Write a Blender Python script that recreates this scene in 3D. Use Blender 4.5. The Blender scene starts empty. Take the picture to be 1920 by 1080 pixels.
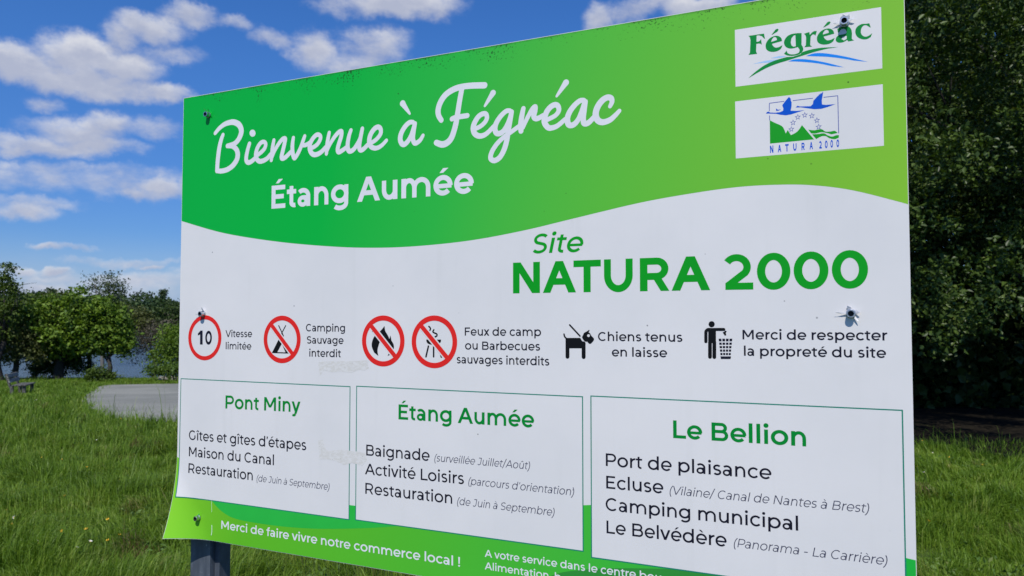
import bpy, bmesh, math, random
import numpy as np
from mathutils import Vector, Matrix
from mathutils.geometry import delaunay_2d_cdt, tessellate_polygon

random.seed(7)
RNG = np.random.default_rng(11)
SC = bpy.context.scene
COL = SC.collection

# ------------------------------------------------------------------ camera
F_PX, HORIZON, PSI = 1400.0, 596.0, math.radians(24.8)   # focal length (px of 1920), horizon row, yaw of the sign
CAM = Vector((0.0, 0.0, 1.6))
PITCH = math.atan((HORIZON - 540.0) / F_PX)
cam_d = bpy.data.cameras.new('camera')
cam_d.sensor_width = 36.0
cam_d.lens = F_PX / 1920.0 * 36.0
cam_d.clip_start = 0.05
cam_d.clip_end = 3000.0
cam_d.dof.use_dof = True
cam_d.dof.focus_distance = 1.42
cam_d.dof.aperture_fstop = 11.0
cam_o = bpy.data.objects.new('camera', cam_d)
cam_o.location = CAM
cam_o.rotation_euler = (math.pi / 2 + PITCH, 0, 0)
COL.objects.link(cam_o)
SC.camera = cam_o
FWD = Vector((0, math.cos(PITCH), math.sin(PITCH)))
UPV = Vector((0, -math.sin(PITCH), math.cos(PITCH)))
RGT = Vector((1, 0, 0))


def ray(px, py):
    return RGT * ((px - 960.0) / F_PX) - UPV * ((py - 540.0) / F_PX) + FWD


# ------------------------------------------------------------------ view and light
SC.view_settings.view_transform = 'Standard'
SC.view_settings.look = 'None'
SC.view_settings.gamma = 1.0
SC.view_settings.exposure = 0.0
SC.cycles.max_bounces = 6
SC.cycles.transparent_max_bounces = 6
SUN_EL = math.radians(56.0)
SUN_AZ = math.radians(188.0)        # compass bearing of the sun, +Y being north
SUN_DIR = Vector((math.sin(SUN_AZ) * math.cos(SUN_EL), math.cos(SUN_AZ) * math.cos(SUN_EL), math.sin(SUN_EL)))
sun_d = bpy.data.lights.new('sun', 'SUN')
sun_d.energy = 4.35
sun_d.angle = math.radians(0.5)
sun_d.color = (1.0, 0.95, 0.87)
sun_o = bpy.data.objects.new('sun', sun_d)
sun_o.rotation_euler = (-SUN_DIR).to_track_quat('-Z', 'Y').to_euler()
sun_o.location = SUN_DIR * 50
COL.objects.link(sun_o)


# ------------------------------------------------------------------ node helpers
class NT:
    def __init__(self, tree):
        self.t = tree
        self.n = tree.nodes
        self.l = tree.links

    def new(self, kind, **kw):
        nd = self.n.new(kind)
        for k, v in kw.items():
            setattr(nd, k, v)
        return nd

    def put(self, sock, v):
        if isinstance(v, bpy.types.NodeSocket):
            self.l.new(v, sock)
        elif v is not None:
            sock.default_value = v

    def math(self, op, a, b=None, c=None, clamp=False):
        nd = self.new('ShaderNodeMath', operation=op, use_clamp=clamp)
        self.put(nd.inputs[0], a)
        if b is not None:
            self.put(nd.inputs[1], b)
        if c is not None:
            self.put(nd.inputs[2], c)
        return nd.outputs[0]

    def vmath(self, op, a, b=None, out=0):
        nd = self.new('ShaderNodeVectorMath', operation=op)
        self.put(nd.inputs[0], a)
        if b is not None:
            self.put(nd.inputs[1], b)
        return nd.outputs[out]

    def mix(self, fac, a, b, mode='MIX'):
        nd = self.new('ShaderNodeMix', data_type='RGBA', blend_type=mode)
        self.put(nd.inputs['Factor'], fac)
        self.put(nd.inputs[6], a)
        self.put(nd.inputs[7], b)
        return nd.outputs[2]

    def noise(self, vec, scale, detail=3.0, rough=0.5, dist=0.0, color=False):
        nd = self.new('ShaderNodeTexNoise')
        self.put(nd.inputs['Vector'], vec)
        nd.inputs['Scale'].default_value = scale
        nd.inputs['Detail'].default_value = detail
        nd.inputs['Roughness'].default_value = rough
        nd.inputs['Distortion'].default_value = dist
        return nd.outputs['Color' if color else 'Fac']

    def ramp(self, fac, stops, interp='LINEAR'):
        nd = self.new('ShaderNodeValToRGB')
        r = nd.color_ramp
        r.interpolation = interp
        while len(r.elements) < len(stops):
            r.elements.new(0.5)
        for e, (p, c) in zip(r.elements, stops):
            e.position = p
            e.color = c if len(c) == 4 else (*c, 1)
        self.put(nd.inputs[0], fac)
        return nd.outputs['Color']

    def smooth(self, v, lo, hi):
        nd = self.new('ShaderNodeMapRange', interpolation_type='SMOOTHSTEP')
        self.put(nd.inputs[0], v)
        nd.inputs[1].default_value = lo
        nd.inputs[2].default_value = hi
        return nd.outputs[0]


def lin(c):
    c = c / 255.0
    return c / 12.92 if c <= 0.04045 else ((c + 0.055) / 1.055) ** 2.4


K_SIGN = 1.10


def S(r, g, b, k=1.0):
    return (lin(r) * k, lin(g) * k, lin(b) * k, 1.0)


def new_mat(name):
    m = bpy.data.materials.new(name)
    m.use_nodes = True
    nt = NT(m.node_tree)
    p = m.node_tree.nodes['Principled BSDF']
    return m, nt, p


# ------------------------------------------------------------------ world: physical sky with drifting clouds
world = bpy.data.worlds.new("World")
SC.world = world
world.use_nodes = True
world.cycles.sampling_method = "NONE"
W = NT(world.node_tree)
W.n.clear()
w_out = W.new('ShaderNodeOutputWorld')
w_bg = W.new('ShaderNodeBackground')
w_bg.inputs['Strength'].default_value = 0.10
W.l.new(w_bg.outputs[0], w_out.inputs[0])
sky = W.new('ShaderNodeTexSky', sky_type='NISHITA')
sky.sun_disc = False
sky.sun_elevation = SUN_EL
sky.sun_rotation = SUN_AZ
sky.altitude = 20
sky.air_density = 1.0
sky.dust_density = 0.6
sky.ozone_density = 2.2
tc = W.new('ShaderNodeTexCoord').outputs['Generated']
sx = W.new('ShaderNodeSeparateXYZ')
W.l.new(tc, sx.inputs[0])
AZ = W.math('ARCTAN2', sx.outputs[0], sx.outputs[1])
EL = W.math('ARCSINE', sx.outputs[2])
cv = W.new('ShaderNodeCombineXYZ')
W.put(cv.inputs[0], AZ)
W.put(cv.inputs[1], EL)
AE = cv.outputs[0]
# ragged edges: the angular coordinate is warped by noise
wn = W.noise(AE, 9.0, 5.0, 0.6, color=True)
warp = W.vmath('SCALE', W.vmath('SUBTRACT', wn, (0.5, 0.5, 0.5)))
warp.node.inputs['Scale'].default_value = 0.045
warp2n = W.noise(AE, 34.0, 6.0, 0.62, color=True)
warp2 = W.vmath('SCALE', W.vmath('SUBTRACT', warp2n, (0.5, 0.5, 0.5)))
warp2.node.inputs['Scale'].default_value = 0.022
AEW = W.vmath('ADD', W.vmath('ADD', AE, warp), warp2)


def azel(px, py):
    d = ray(px, py).normalized()
    return math.atan2(d.x, d.y), math.asin(d.z)


# (x, y, half width, half height in px, strength) of each cloud as seen from the sign
CLOUDS = [
    (30, 112, 130, 40, 1.15), (160, 100, 95, 44, 1.2), (95, 135, 150, 34, 1.1), (235, 125, 70, 40, 1.0), (215, 165, 105, 28, 1.0), (300, 172, 62, 18, .8),
    (235, 62, 38, 26, .7), (290, 50, 66, 30, .85), (360, 30, 46, 26, .7), (440, 48, 30, 14, .45), (510, 74, 36, 16, .4), (310, 98, 50, 14, .25),
    (590, 92, 44, 38, .75), (640, 110, 50, 30, .6), (700, 78, 60, 30, .55), (755, 2, 110, 36, 1.15), (650, 8, 50, 18, .4), (690, 105, 60, 24, .35),
    (1128, 34, 30, 26, .55), (1180, 18, 46, 26, .6), (1300, 6, 70, 24, 1.0), (1230, 6, 40, 16, .5),
    (210, 232, 58, 26, .8), (150, 244, 90, 28, .75), (95, 272, 110, 20, .85), (175, 270, 90, 20, .8), (275, 240, 50, 16, .35), (75, 183, 26, 12, .3),
    (295, 352, 56, 20, .9), (250, 362, 40, 12, .6), (40, 392, 60, 20, .7), (60, 375, 70, 10, .3), (150, 335, 220, 22, .28), (130, 315, 160, 10, .2),
    (105, 505, 26, 9, .8), (40, 508, 40, 9, .5), (170, 520, 170, 12, .35), (95, 462, 34, 6, .5), (150, 462, 30, 5, .3), (250, 490, 80, 8, .4), (285, 500, 26, 6, .7), (205, 488, 60, 7, .35), (60, 540, 240, 18, .4), (320, 530, 120, 16, .4),
    (-350, 200, 200, 60, 1.2), (2400, 160, 260, 70, 1.2), (700, -420, 330, 110, 1.2), (-200, -380, 300, 110, 1.2), (900, 400, 240, 30, .9),
]
acc = None
low = None
for (cx, cy, rx, ry, s) in CLOUDS:
    a, e = azel(cx, cy)
    ra = abs(azel(cx + rx, cy)[0] - a)
    re = abs(azel(cx, cy - ry)[1] - e)
    d = W.vmath('MULTIPLY', W.vmath('SUBTRACT', AEW, (a, e, 0)), (1 / ra, 1 / re, 0))
    q = W.math('MULTIPLY', W.math('SUBTRACT', 1.0, W.vmath('DOT_PRODUCT', d, d, out=1)), s)
    acc = q if acc is None else W.math('SMOOTH_MAX', acc, q, 0.25)
    # the same bank sampled a little higher: where it is still cloud the sun is screened off and the vapour greyer
    d2 = W.vmath('MULTIPLY', W.vmath('SUBTRACT', AEW, (a, e - re * 0.55, 0)), (1 / ra, 1 / re, 0))
    q2 = W.math('MULTIPLY', W.math('SUBTRACT', 1.0, W.vmath('DOT_PRODUCT', d2, d2, out=1)), s)
    low = q2 if low is None else W.math('MAXIMUM', low, q2)
stretch = W.vmath('MULTIPLY', AE, (1.0, 1.7, 1.0))
fb = W.noise(stretch, 22.0, 7.0, 0.6)
dens = W.math('ADD', acc, W.math('MULTIPLY', W.math('SUBTRACT', fb, 0.5), 1.9))
alpha = W.math('POWER', W.smooth(dens, -0.75, 0.95), 1.5)
bright = W.noise(W.vmath('ADD', stretch, (3.1, 0.02, 0)), 17.0, 5.0, 0.6)
shade = W.math('ADD', W.math('MULTIPLY', W.smooth(low, 1.0, -0.9), 0.8), W.math('MULTIPLY', W.math('SUBTRACT', bright, 0.5), 1.4), clamp=True)
c_dark = (4.6, 4.95, 6.2, 1)
c_lit = (8.2, 8.2, 8.4, 1)
ccol = W.mix(shade, c_dark, c_lit)
hsv = W.new('ShaderNodeHueSaturation')
hsv.inputs['Saturation'].default_value = 1.26
hsv.inputs['Value'].default_value = 1.0
W.l.new(sky.outputs[0], hsv.inputs['Color'])
skycol = W.mix(1.0, hsv.outputs[0], (0.66, 0.92, 1.33, 1), 'MULTIPLY')
skycol = W.mix(W.smooth(EL, 0.36, 0.08), skycol, W.mix(1.0, skycol, (0.70, 0.74, 0.84, 1), 'MULTIPLY'))
# thin veil low over the horizon
veil = W.math('MULTIPLY', W.smooth(EL, 0.11, 0.0), W.math('ADD', 0.30, W.math('MULTIPLY', fb, 0.6)), clamp=True)
skyv = W.mix(veil, skycol, (4.3, 5.2, 7.6, 1))
W.l.new(W.mix(W.math('MULTIPLY', alpha, 0.93), skyv, ccol), w_bg.inputs['Color'])


# ------------------------------------------------------------------ object helpers
def tag(o, label=None, cat=None, group=None, kind=None):
    if label:
        o['label'] = label
    if cat:
        o['category'] = cat
    if group:
        o['group'] = group
    if kind:
        o['kind'] = kind
    return o


def link(name, me, mat=None, parent=None, loc=None):
    o = bpy.data.objects.new(name, me)
    COL.objects.link(o)
    if mat is not None and me is not None:
        me.materials.append(mat)
    if parent is not None:
        o.parent = parent
    if loc is not None:
        o.location = loc
    return o


def empty(name, loc, rotz=0.0):
    o = bpy.data.objects.new(name, None)
    o.empty_display_size = 0.2
    o.location = loc
    o.rotation_euler = (0, 0, rotz)
    COL.objects.link(o)
    return o


def mesh_np(name, verts, faces_flat, sizes, smooth=False):
    """verts (n,3), faces_flat loop indices, sizes per face"""
    me = bpy.data.meshes.new(name)
    verts = np.asarray(verts, dtype=np.float32)
    faces_flat = np.asarray(faces_flat, dtype=np.int32)
    sizes = np.asarray(sizes, dtype=np.int32)
    me.vertices.add(len(verts))
    me.vertices.foreach_set('co', verts.ravel())
    me.loops.add(len(faces_flat))
    me.loops.foreach_set('vertex_index', faces_flat)
    me.polygons.add(len(sizes))
    starts = np.concatenate(([0], np.cumsum(sizes)[:-1])).astype(np.int32)
    me.polygons.foreach_set('loop_start', starts)
    me.polygons.foreach_set('loop_total', sizes)
    if smooth:
        me.polygons.foreach_set('use_smooth', np.ones(len(sizes), dtype=bool))
    me.update(calc_edges=True)
    return me


def bm_mesh(name, bm, smooth=False):
    me = bpy.data.meshes.new(name)
    bm.to_mesh(me)
    bm.free()
    if smooth:
        for p in me.polygons:
            p.use_smooth = True
    return me


def tube(bm, pts, radii, seg=8):
    """tapered tube through points"""
    rings = []
    n = len(pts)
    for i in range(n):
        p = Vector(pts[i])
        t = (Vector(pts[min(i + 1, n - 1)]) - Vector(pts[max(i - 1, 0)])).normalized()
        a = t.orthogonal().normalized() if abs(t.z) < 0.9 else Vector((1, 0, 0))
        a = (a - t * a.dot(t)).normalized()
        b = t.cross(a)
        rings.append([bm.verts.new(p + (a * math.cos(2 * math.pi * k / seg) + b * math.sin(2 * math.pi * k / seg)) * radii[i]) for k in range(seg)])
    for i in range(n - 1):
        for k in range(seg):
            bm.faces.new((rings[i][k], rings[i][(k + 1) % seg], rings[i + 1][(k + 1) % seg], rings[i + 1][k]))
    bm.faces.new(rings[0][::-1])
    bm.faces.new(rings[-1])


def box(bm, c, s, rot=None):
    m = Matrix.Translation(Vector(c))
    if rot is not None:
        m = m @ rot.to_4x4()
    m = m @ Matrix.Diagonal((s[0], s[1], s[2], 1))
    return bmesh.ops.create_cube(bm, size=1.0, matrix=m)['verts']


def bevelled(bm, w, seg=2):
    bmesh.ops.bevel(bm, geom=bm.edges[:], offset=w, segments=seg, affect='EDGES', clamp_overlap=True)


# ------------------------------------------------------------------ terrain
def noise2(x, y, s, seed=0.0):
    return (np.sin(x * s * 1.3 + seed) * np.cos(y * s * 1.7 - seed * 1.3) + 0.5 * np.sin(x * s * 2.9 - y * s * 2.3 + seed * 2.1))


WATER_Z = -1.78
SHORE = 39.0


def ground_z(x, y):
    x = np.asarray(x, dtype=float)
    y = np.asarray(y, dtype=float)
    z = -0.04 * np.clip(y, 0, 60) + 0.02 * np.clip(-y, 0, 30)
    z = z + 0.03 * noise2(x, y, 0.35) * np.clip(y / 6.0, 0, 1) * np.clip((30 - y) / 14.0, 0.08, 1)
    sh = SHORE + 1.2 * np.sin(x * 0.21) + 0.6 * np.sin(x * 0.53 + 1)
    t = np.clip((y - sh) / 3.0, 0, 1)
    bank = (t * t * (3 - 2 * t))
    inpond = bank * np.clip((60 - x) / 10.0, 0, 1)
    z = z - inpond * 1.0
    f = np.clip((y - 128) / 12.0, 0, 1)
    z = z + f * 1.8
    h = np.clip((y - 138) / 90.0, 0, 1)
    z = z + (h * h * (3 - 2 * h)) * (4.2 + 1.2 * np.sin(x * 0.035 + 0.6))
    return z


def gz(x, y):
    return float(ground_z(x, y))


def build_ground():
    xs = np.concatenate((np.array([-1200, -600, -350, -220]), np.linspace(-140, 100, 121), np.array([160, 260, 500, 1200])))
    ys = np.concatenate((np.array([-600, -200, -80, -40, -20, -10, -5]), np.linspace(-2, 46, 121), np.linspace(48, 260, 54), np.array([340, 600, 1200])))
    X, Y = np.meshgrid(xs, ys)
    Z = ground_z(X, Y)
    v = np.stack([X.ravel(), Y.ravel(), Z.ravel()], 1)
    nx, ny = len(xs), len(ys)
    idx = np.arange(nx * ny).reshape(ny, nx)
    f = np.stack([idx[:-1, :-1], idx[:-1, 1:], idx[1:, 1:], idx[1:, :-1]], -1).reshape(-1)
    me = mesh_np('ground', v, f, np.full((nx - 1) * (ny - 1), 4), True)
    m, nt, p = new_mat('ground_turf')
    pos = nt.new('ShaderNodeNewGeometry').outputs['Position']
    n1 = nt.noise(pos, 0.5, 4)
    n2 = nt.noise(pos, 7.0, 5, 0.65)
    c = nt.ramp(nt.math('ADD', nt.math('MULTIPLY', n1, 0.5), nt.math('MULTIPLY', n2, 0.5)), [
        (0.30, (0.022, 0.034, 0.009)), (0.48, (0.040, 0.068, 0.014)), (0.62, (0.062, 0.100, 0.020)), (0.75, (0.085, 0.088, 0.030))])
    nt.put(p.inputs['Base Color'], c)
    p.inputs['Roughness'].default_value = 0.95
    p.inputs['Specular IOR Level'].default_value = 0.1
    bp = nt.new('ShaderNodeBump')
    bp.inputs['Strength'].default_value = 0.6
    bp.inputs['Distance'].default_value = 0.06
    nt.put(bp.inputs['Height'], n2)
    nt.l.new(bp.outputs[0], p.inputs['Normal'])
    return tag(link('ground', me, m), kind='structure')


build_ground()


def build_water():
    m, nt, p = new_mat('pond_water')
    p.inputs['Base Color'].default_value = (0.035, 0.05, 0.055, 1)
    p.inputs['Roughness'].default_value = 0.12
    p.inputs['IOR'].default_value = 1.33
    pos = nt.new('ShaderNodeNewGeometry').outputs['Position']
    n = nt.noise(nt.vmath('MULTIPLY', pos, (1.0, 2.2, 1.0)), 2.6, 4, 0.6)
    bp = nt.new('ShaderNodeBump')
    bp.inputs['Strength'].default_value = 0.45
    bp.inputs['Distance'].default_value = 0.05
    nt.put(bp.inputs['Height'], n)
    nt.l.new(bp.outputs[0], p.inputs['Normal'])
    bm = bmesh.new()
    bmesh.ops.create_grid(bm, x_segments=8, y_segments=8, size=1.0, matrix=Matrix.Translation((-60, 84, WATER_Z)) @ Matrix.Diagonal((160, 50, 1, 1)))
    tag(link('pond_water', bm_mesh('pond_water', bm), m), kind='structure')


build_water()

# ------------------------------------------------------------------ the sign: plane, placement, pixel helper
N_SIGN = Vector((-math.sin(PSI), -math.cos(PSI), 0))
U_SIGN = Vector((math.cos(PSI), -math.sin(PSI), 0))
P0 = CAM + ray(335, 590) * 1.7136
P0.z = gz(P0.x, P0.y)                                  # foot of the sign's left edge
SIGN_BASE = P0.z


def uz(px, py):
    """photograph pixel -> metres on the sign's face (along the board, above its foot)"""
    d = ray(px, py)
    t = (P0 - CAM).dot(N_SIGN) / d.dot(N_SIGN)
    p = CAM + d * t
    return (p - P0).dot(U_SIGN), p.z - SIGN_BASE


def uz_list(pts, ox=0.0, oy=0.0, k=1.0):
    return [uz(ox + x / k, oy + y / k) for x, y in pts]


U0 = uz(337, 590)[0]
U1 = uz(1706.5, 500)[0]
ZT = (uz(345, 184)[1] + uz(1280, 24)[1]) / 2
ZB = uz(560, 1041.5)[1]
CR_U = uz(402, 1012)[0] - U0
CR_Z = uz(333, 842)[1] - ZB


def curl_t(u, z):
    return 1.0 - max(u - U0, -0.002) / CR_U - max(z - ZB, -0.002) / CR_Z


def curl(u, z):
    return 0.036 * max(curl_t(u, z), 0.0) ** 2


sign = empty('welcome_sign', (P0.x, P0.y, SIGN_BASE), -PSI)
tag(sign, 'large white and green welcome sign with pictograms and three boxed lists, on dark posts', 'sign')


def lay(bm, off):
    """drop a flat (u, z) mesh onto the face of the board, 'off' metres proud of it, following the lifted corner"""
    for v in bm.verts:
        u, z = v.co.x, v.co.y
        k = 0.16 + 0.7 * min(1.0, max(0.0, (curl_t(u, z) + 0.2) / 0.2))
        v.co = Vector((u, -off * k - curl(u, z), z))
    bmesh.ops.recalc_face_normals(bm, faces=bm.faces[:])
    for f in bm.faces:
        if f.normal.y > 0:
            f.normal_flip()


def cut_for_curl(bm):
    us = [U0 + CR_U * k / 16 for k in range(1, 17)]
    zs = [ZB + CR_Z * k / 20 for k in range(1, 21)]
    for u in us:
        bmesh.ops.bisect_plane(bm, geom=bm.verts[:] + bm.edges[:] + bm.faces[:], plane_co=(u, 0, 0), plane_no=(1, 0, 0))
    for z in zs:
        bmesh.ops.bisect_plane(bm, geom=bm.verts[:] + bm.edges[:] + bm.faces[:], plane_co=(0, z, 0), plane_no=(0, 1, 0))


def flat_poly(bm, outer, holes=()):
    polys = [[Vector((x, y, 0)) for x, y in outer]] + [[Vector((x, y, 0)) for x, y in h] for h in holes]
    allv = [v for p in polys for v in p]
    bv = [bm.verts.new(v) for v in allv]
    for t in tessellate_polygon(polys):
        try:
            bm.faces.new([bv[i] for i in t])
        except ValueError:
            pass


def union_polys(bm, polys, eps=1e-7):
    """2D union of many (possibly overlapping) simple polygons -> one flat mesh"""
    co, edges, keep = [], [], []
    for p in polys:
        i0 = len(co)
        area = sum(p[i][0] * p[(i + 1) % len(p)][1] - p[(i + 1) % len(p)][0] * p[i][1] for i in range(len(p)))
        if abs(area) < 1e-14:
            continue
        co += [Vector((x, y)) for x, y in p]
        edges += [(i0 + i, i0 + (i + 1) % len(p)) for i in range(len(p))]
        keep.append(np.array(p))
    v, e, f, ov, oe, of = delaunay_2d_cdt(co, edges, [], 0, eps, True)
    V = np.array([(a.x, a.y) for a in v])
    tri = np.array([t for t in f if len(t) == 3])
    cen = V[tri].mean(axis=1)
    inside = np.zeros(len(tri), dtype=bool)
    for p in keep:
        lo, hi = p.min(0), p.max(0)
        sel = np.where(~inside & (cen[:, 0] >= lo[0]) & (cen[:, 0] <= hi[0]) & (cen[:, 1] >= lo[1]) & (cen[:, 1] <= hi[1]))[0]
        if not len(sel):
            continue
        c = cen[sel]
        odd = np.zeros(len(sel), dtype=bool)
        for i in range(len(p)):
            (x1, y1), (x2, y2) = p[i], p[(i + 1) % len(p)]
            if y1 == y2:
                continue
            hit = ((y1 > c[:, 1]) != (y2 > c[:, 1])) & (c[:, 0] < (x2 - x1) * (c[:, 1] - y1) / (y2 - y1) + x1)
            odd ^= hit
        inside[sel] |= odd
    bv = [bm.verts.new((a.x, a.y, 0)) for a in v]
    for t in tri[inside]:
        try:
            bm.faces.new([bv[i] for i in t])
        except ValueError:
            pass
    loose = [a for a in bm.verts if not a.link_faces]
    bmesh.ops.delete(bm, geom=loose, context='VERTS')


# ---- strokes -------------------------------------------------------
def arc(cx, cy, rx, ry, a0, a1, n=None):
    if n is None:
        n = max(4, int(abs(a1 - a0) / 11))
    return [(cx + rx * math.cos(math.radians(a0 + (a1 - a0) * i / n)), cy + ry * math.sin(math.radians(a0 + (a1 - a0) * i / n))) for i in range(n + 1)]


def disc(cx, cy, r, n=16, ry=None):
    ry = r if ry is None else ry
    return [(cx + r * math.cos(2 * math.pi * i / n), cy + ry * math.sin(2 * math.pi * i / n)) for i in range(n)]


def stroke(pts, w, closed=False, rnd=False):
    """centre line -> quads; w a number or one per point"""
    ws = list(w) if isinstance(w, (list, tuple)) else [w] * len(pts)
    keep = [i for i in range(len(pts)) if i == 0 or (abs(pts[i][0] - pts[i - 1][0]) + abs(pts[i][1] - pts[i - 1][1])) > 1e-7]
    pts, ws = [pts[i] for i in keep], [ws[i] for i in keep]
    n = len(pts)
    P = [Vector((a, b)) for a, b in pts]
    L, R = [], []
    for i in range(n):
        if closed:
            a, b = P[(i - 1) % n], P[(i + 1) % n]
            d1, d2 = (P[i] - a).normalized(), (b - P[i]).normalized()
        else:
            d1 = (P[i] - P[i - 1]).normalized() if i > 0 else (P[1] - P[0]).normalized()
            d2 = (P[i + 1] - P[i]).normalized() if i < n - 1 else d1
        t = d1 + d2
        t = t.normalized() if t.length > 1e-6 else d1
        nn = Vector((-t.y, t.x))
        c = max(0.35, nn.dot(Vector((-d1.y, d1.x))))
        o = nn * (ws[i] / 2 / c)
        L.append(P[i] + o)
        R.append(P[i] - o)
    out = []
    m = n if closed else n - 1
    for i in range(m):
        j = (i + 1) % n
        out.append([tuple(R[i]), tuple(R[j]), tuple(L[j]), tuple(L[i])])
    if rnd and not closed:
        out.append(disc(*P[0], ws[0] / 2))
        out.append(disc(*P[-1], ws[-1] / 2))
    return out


def rect(x0, y0, x1, y1):
    return [[(x0, y0), (x1, y0), (x1, y1), (x0, y1)]]


def diag(x0, y0, x1, y1, wx):
    return [[(x0 - wx / 2, y0), (x0 + wx / 2, y0), (x1 + wx / 2, y1), (x1 - wx / 2, y1)]]


def spline(pts, n=5):
    out = []
    P = [np.array(p, float) for p in pts]
    for i in range(len(P) - 1):
        p0, p1, p2, p3 = P[max(i - 1, 0)], P[i], P[i + 1], P[min(i + 2, len(P) - 1)]
        for k in range(n):
            t = k / n
            out.append(tuple(0.5 * ((2 * p1) + (-p0 + p2) * t + (2 * p0 - 5 * p1 + 4 * p2 - p3) * t * t + (-p0 + 3 * p1 - 3 * p2 + p3) * t ** 3)))
    out.append(tuple(P[-1]))
    return out


# ---- a geometric sans alphabet drawn with strokes (1000 units per em) ----
XH, CAP, ASC, DESC = 540, 700, 742, -194


def glyph(ch, w):
    e = w - 85.0
    h = w / 2
    c = w * 0.92            # curves and bars a touch thinner than stems
    hc = c / 2
    l = 88 - 0.2 * e
    P = []

    def bowl(x0, wd, y0=-10, y1=XH + 10):
        return stroke(arc(x0 + wd / 2, (y0 + y1) / 2, (wd - w) / 2, (y1 - y0 - c) / 2, 0, 360, 36)[:-1], [w * (0.94 + 0.06 * abs(math.cos(math.radians(10 * k)))) for k in range(36)], closed=True)

    def arch(xs, xr, top, y_end=0.0):
        ry = 0.40 * XH
        xm = (xs + xr) / 2 + 8
        yt = top + 8 - hc
        return arc(xm, yt - ry, xm - xs, ry, 178, 90, 9) + arc(xm, yt - ry, xr - xm, ry, 90, 0, 9)[1:] + [(xr, y_end)]

    base = {'é': ('e', 'acute'), 'è': ('e', 'grave'), 'ê': ('e', 'circ'), 'à': ('a', 'grave'), 'É': ('E', 'acute'),
            'î': ('ı', 'circ'), 'û': ('u', 'circ')}
    if ch in base:
        b, acc_ = base[ch]
        adv, P = glyph(b, w)
        P = list(P)
        y0 = CAP + 60 if b.isupper() else XH + 70
        xs_ = [q[0] for p in P for q in p]
        cx = (min(xs_) + max(xs_)) / 2
        a = 0.9 * c
        if acc_ == 'acute':
            P += [[(cx - 50 - a * .45, y0), (cx - 50 + a * .45, y0), (cx + 75 + a * .7, y0 + 125), (cx + 75 - a * .6, y0 + 125)]]
        elif acc_ == 'grave':
            P += [[(cx + 50 - a * .45, y0), (cx + 50 + a * .45, y0), (cx - 75 + a * .6, y0 + 125), (cx - 75 - a * .7, y0 + 125)]]
        else:
            P += stroke([(cx - 110, y0 + 10), (cx, y0 + 105), (cx + 110, y0 + 10)], a * .8)
        return adv, P
    if ch == ' ':
        return 265, []
    if ch == 'o':
        W_ = 556 + .7 * e
        return 46 * 2 + W_ - .3 * e, bowl(46 - .15 * e, W_)
    if ch in 'nhmrıi':
        top = ASC if ch == 'h' else XH
        P = rect(l, 0, l + w, top)
        if ch in 'nh':
            xr = 556 + .45 * e - h
            P += stroke(arch(l + h, xr, XH), c)
            return 640 + .3 * e, P
        if ch == 'm':
            x1 = 524 + .5 * e - h
            x2 = 922 + .9 * e - h
            P += stroke(arch(l + h, x1, XH), c) + stroke(arch(x1, x2, XH), c)
            return 1005 + .7 * e, P
        if ch == 'r':
            P += stroke(arc(352 + .2 * e, XH + 5 - hc - 225, 352 + .2 * e - l - h, 225, 176, 88, 10), c)
            return 385 + .2 * e, P
        if ch == 'i':
            P += [disc(l + h, 690, h * 1.2 + 8, 18)]
        return 2 * l + w, P
    if ch == 'l':
        return 2 * l + w, rect(l, 0, l + w, ASC)
    if ch == 'u':
        xr = 548 + .45 * e - h
        xs = l - 2 + h
        ry = 0.40 * XH
        xm = (xs + xr) / 2 - 8
        yb = -8 + hc
        P = rect(xr - h, 0, xr + h, XH)
        P += stroke([(xs, XH)] + arc(xm, yb + ry, xm - xs, ry, 180, 270, 9) + arc(xm, yb + ry, xr - xm, ry, 270, 358, 9)[1:], c)
        return 634 + .3 * e, P
    if ch in 'bdpqg':
        W_ = 552 + .7 * e
        if ch in 'bp':
            P = bowl(l, W_) + (rect(l, 0, l + w, ASC) if ch == 'b' else rect(l, DESC, l + w, XH))
            return l + W_ + 46, P
        x0 = 46 - .15 * e
        xr = x0 + W_
        P = bowl(x0, W_, -10 if ch != 'g' else 10, XH + 10)
        if ch == 'd':
            P += rect(xr - w, 0, xr, ASC)
        elif ch == 'q':
            P += rect(xr - w, DESC, xr, XH)
        else:
            xs = xr - h
            P += stroke([(xs, XH), (xs, 30)] + arc(xs - 215, 10, 215, 205 - hc + 5, 0, -90, 9) + arc(xs - 215, 10, 215, 205 - hc + 5, -90, -141, 5)[1:], c)
        return xr + l, P
    if ch == 'a':
        xr = 480 + .45 * e - h
        yt = XH + 8 - hc
        rx = (xr - 95) / 2
        P = stroke(arc(xr - rx - 20, yt - 165, rx + 10, 165, 138, 90, 6) + arc(xr - rx - 20, yt - 175, rx + 20, 175, 90, 0, 9)[1:] + [(xr, 0)], c)
        tb = 0.61 * XH
        xa = 40
        cx = xa + (xr - xa) * 0.5
        ca = c * 0.92
        P += stroke(arc(cx, (tb - 10) / 2, cx - xa - h, (tb + 10 - ca) / 2, 0, 360, 36)[:-1], ca, closed=True)
        P += rect(cx, tb - ca, xr, tb)
        return 566 + .4 * e, P
    if ch == 'c':
        W_ = 540 + .6 * e
        x0 = 46 - .15 * e
        P = stroke(arc(x0 + W_ / 2, XH / 2, (W_ - w) / 2, (XH + 20 - c) / 2, 42, 318, 28), c)
        return 552 + .4 * e, P
    if ch == 'e':
        W_ = 544 + .6 * e
        x0 = 46 - .15 * e
        P = stroke(arc(x0 + W_ / 2, XH / 2, (W_ - w) / 2, (XH + 20 - c) / 2, -4, 318, 32), c)
        P += rect(x0 + h, XH / 2 - c * .47 - 14, x0 + W_ - h * .5, XH / 2 + c * .40 - 14)
        return 612 + .5 * e, P
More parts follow.
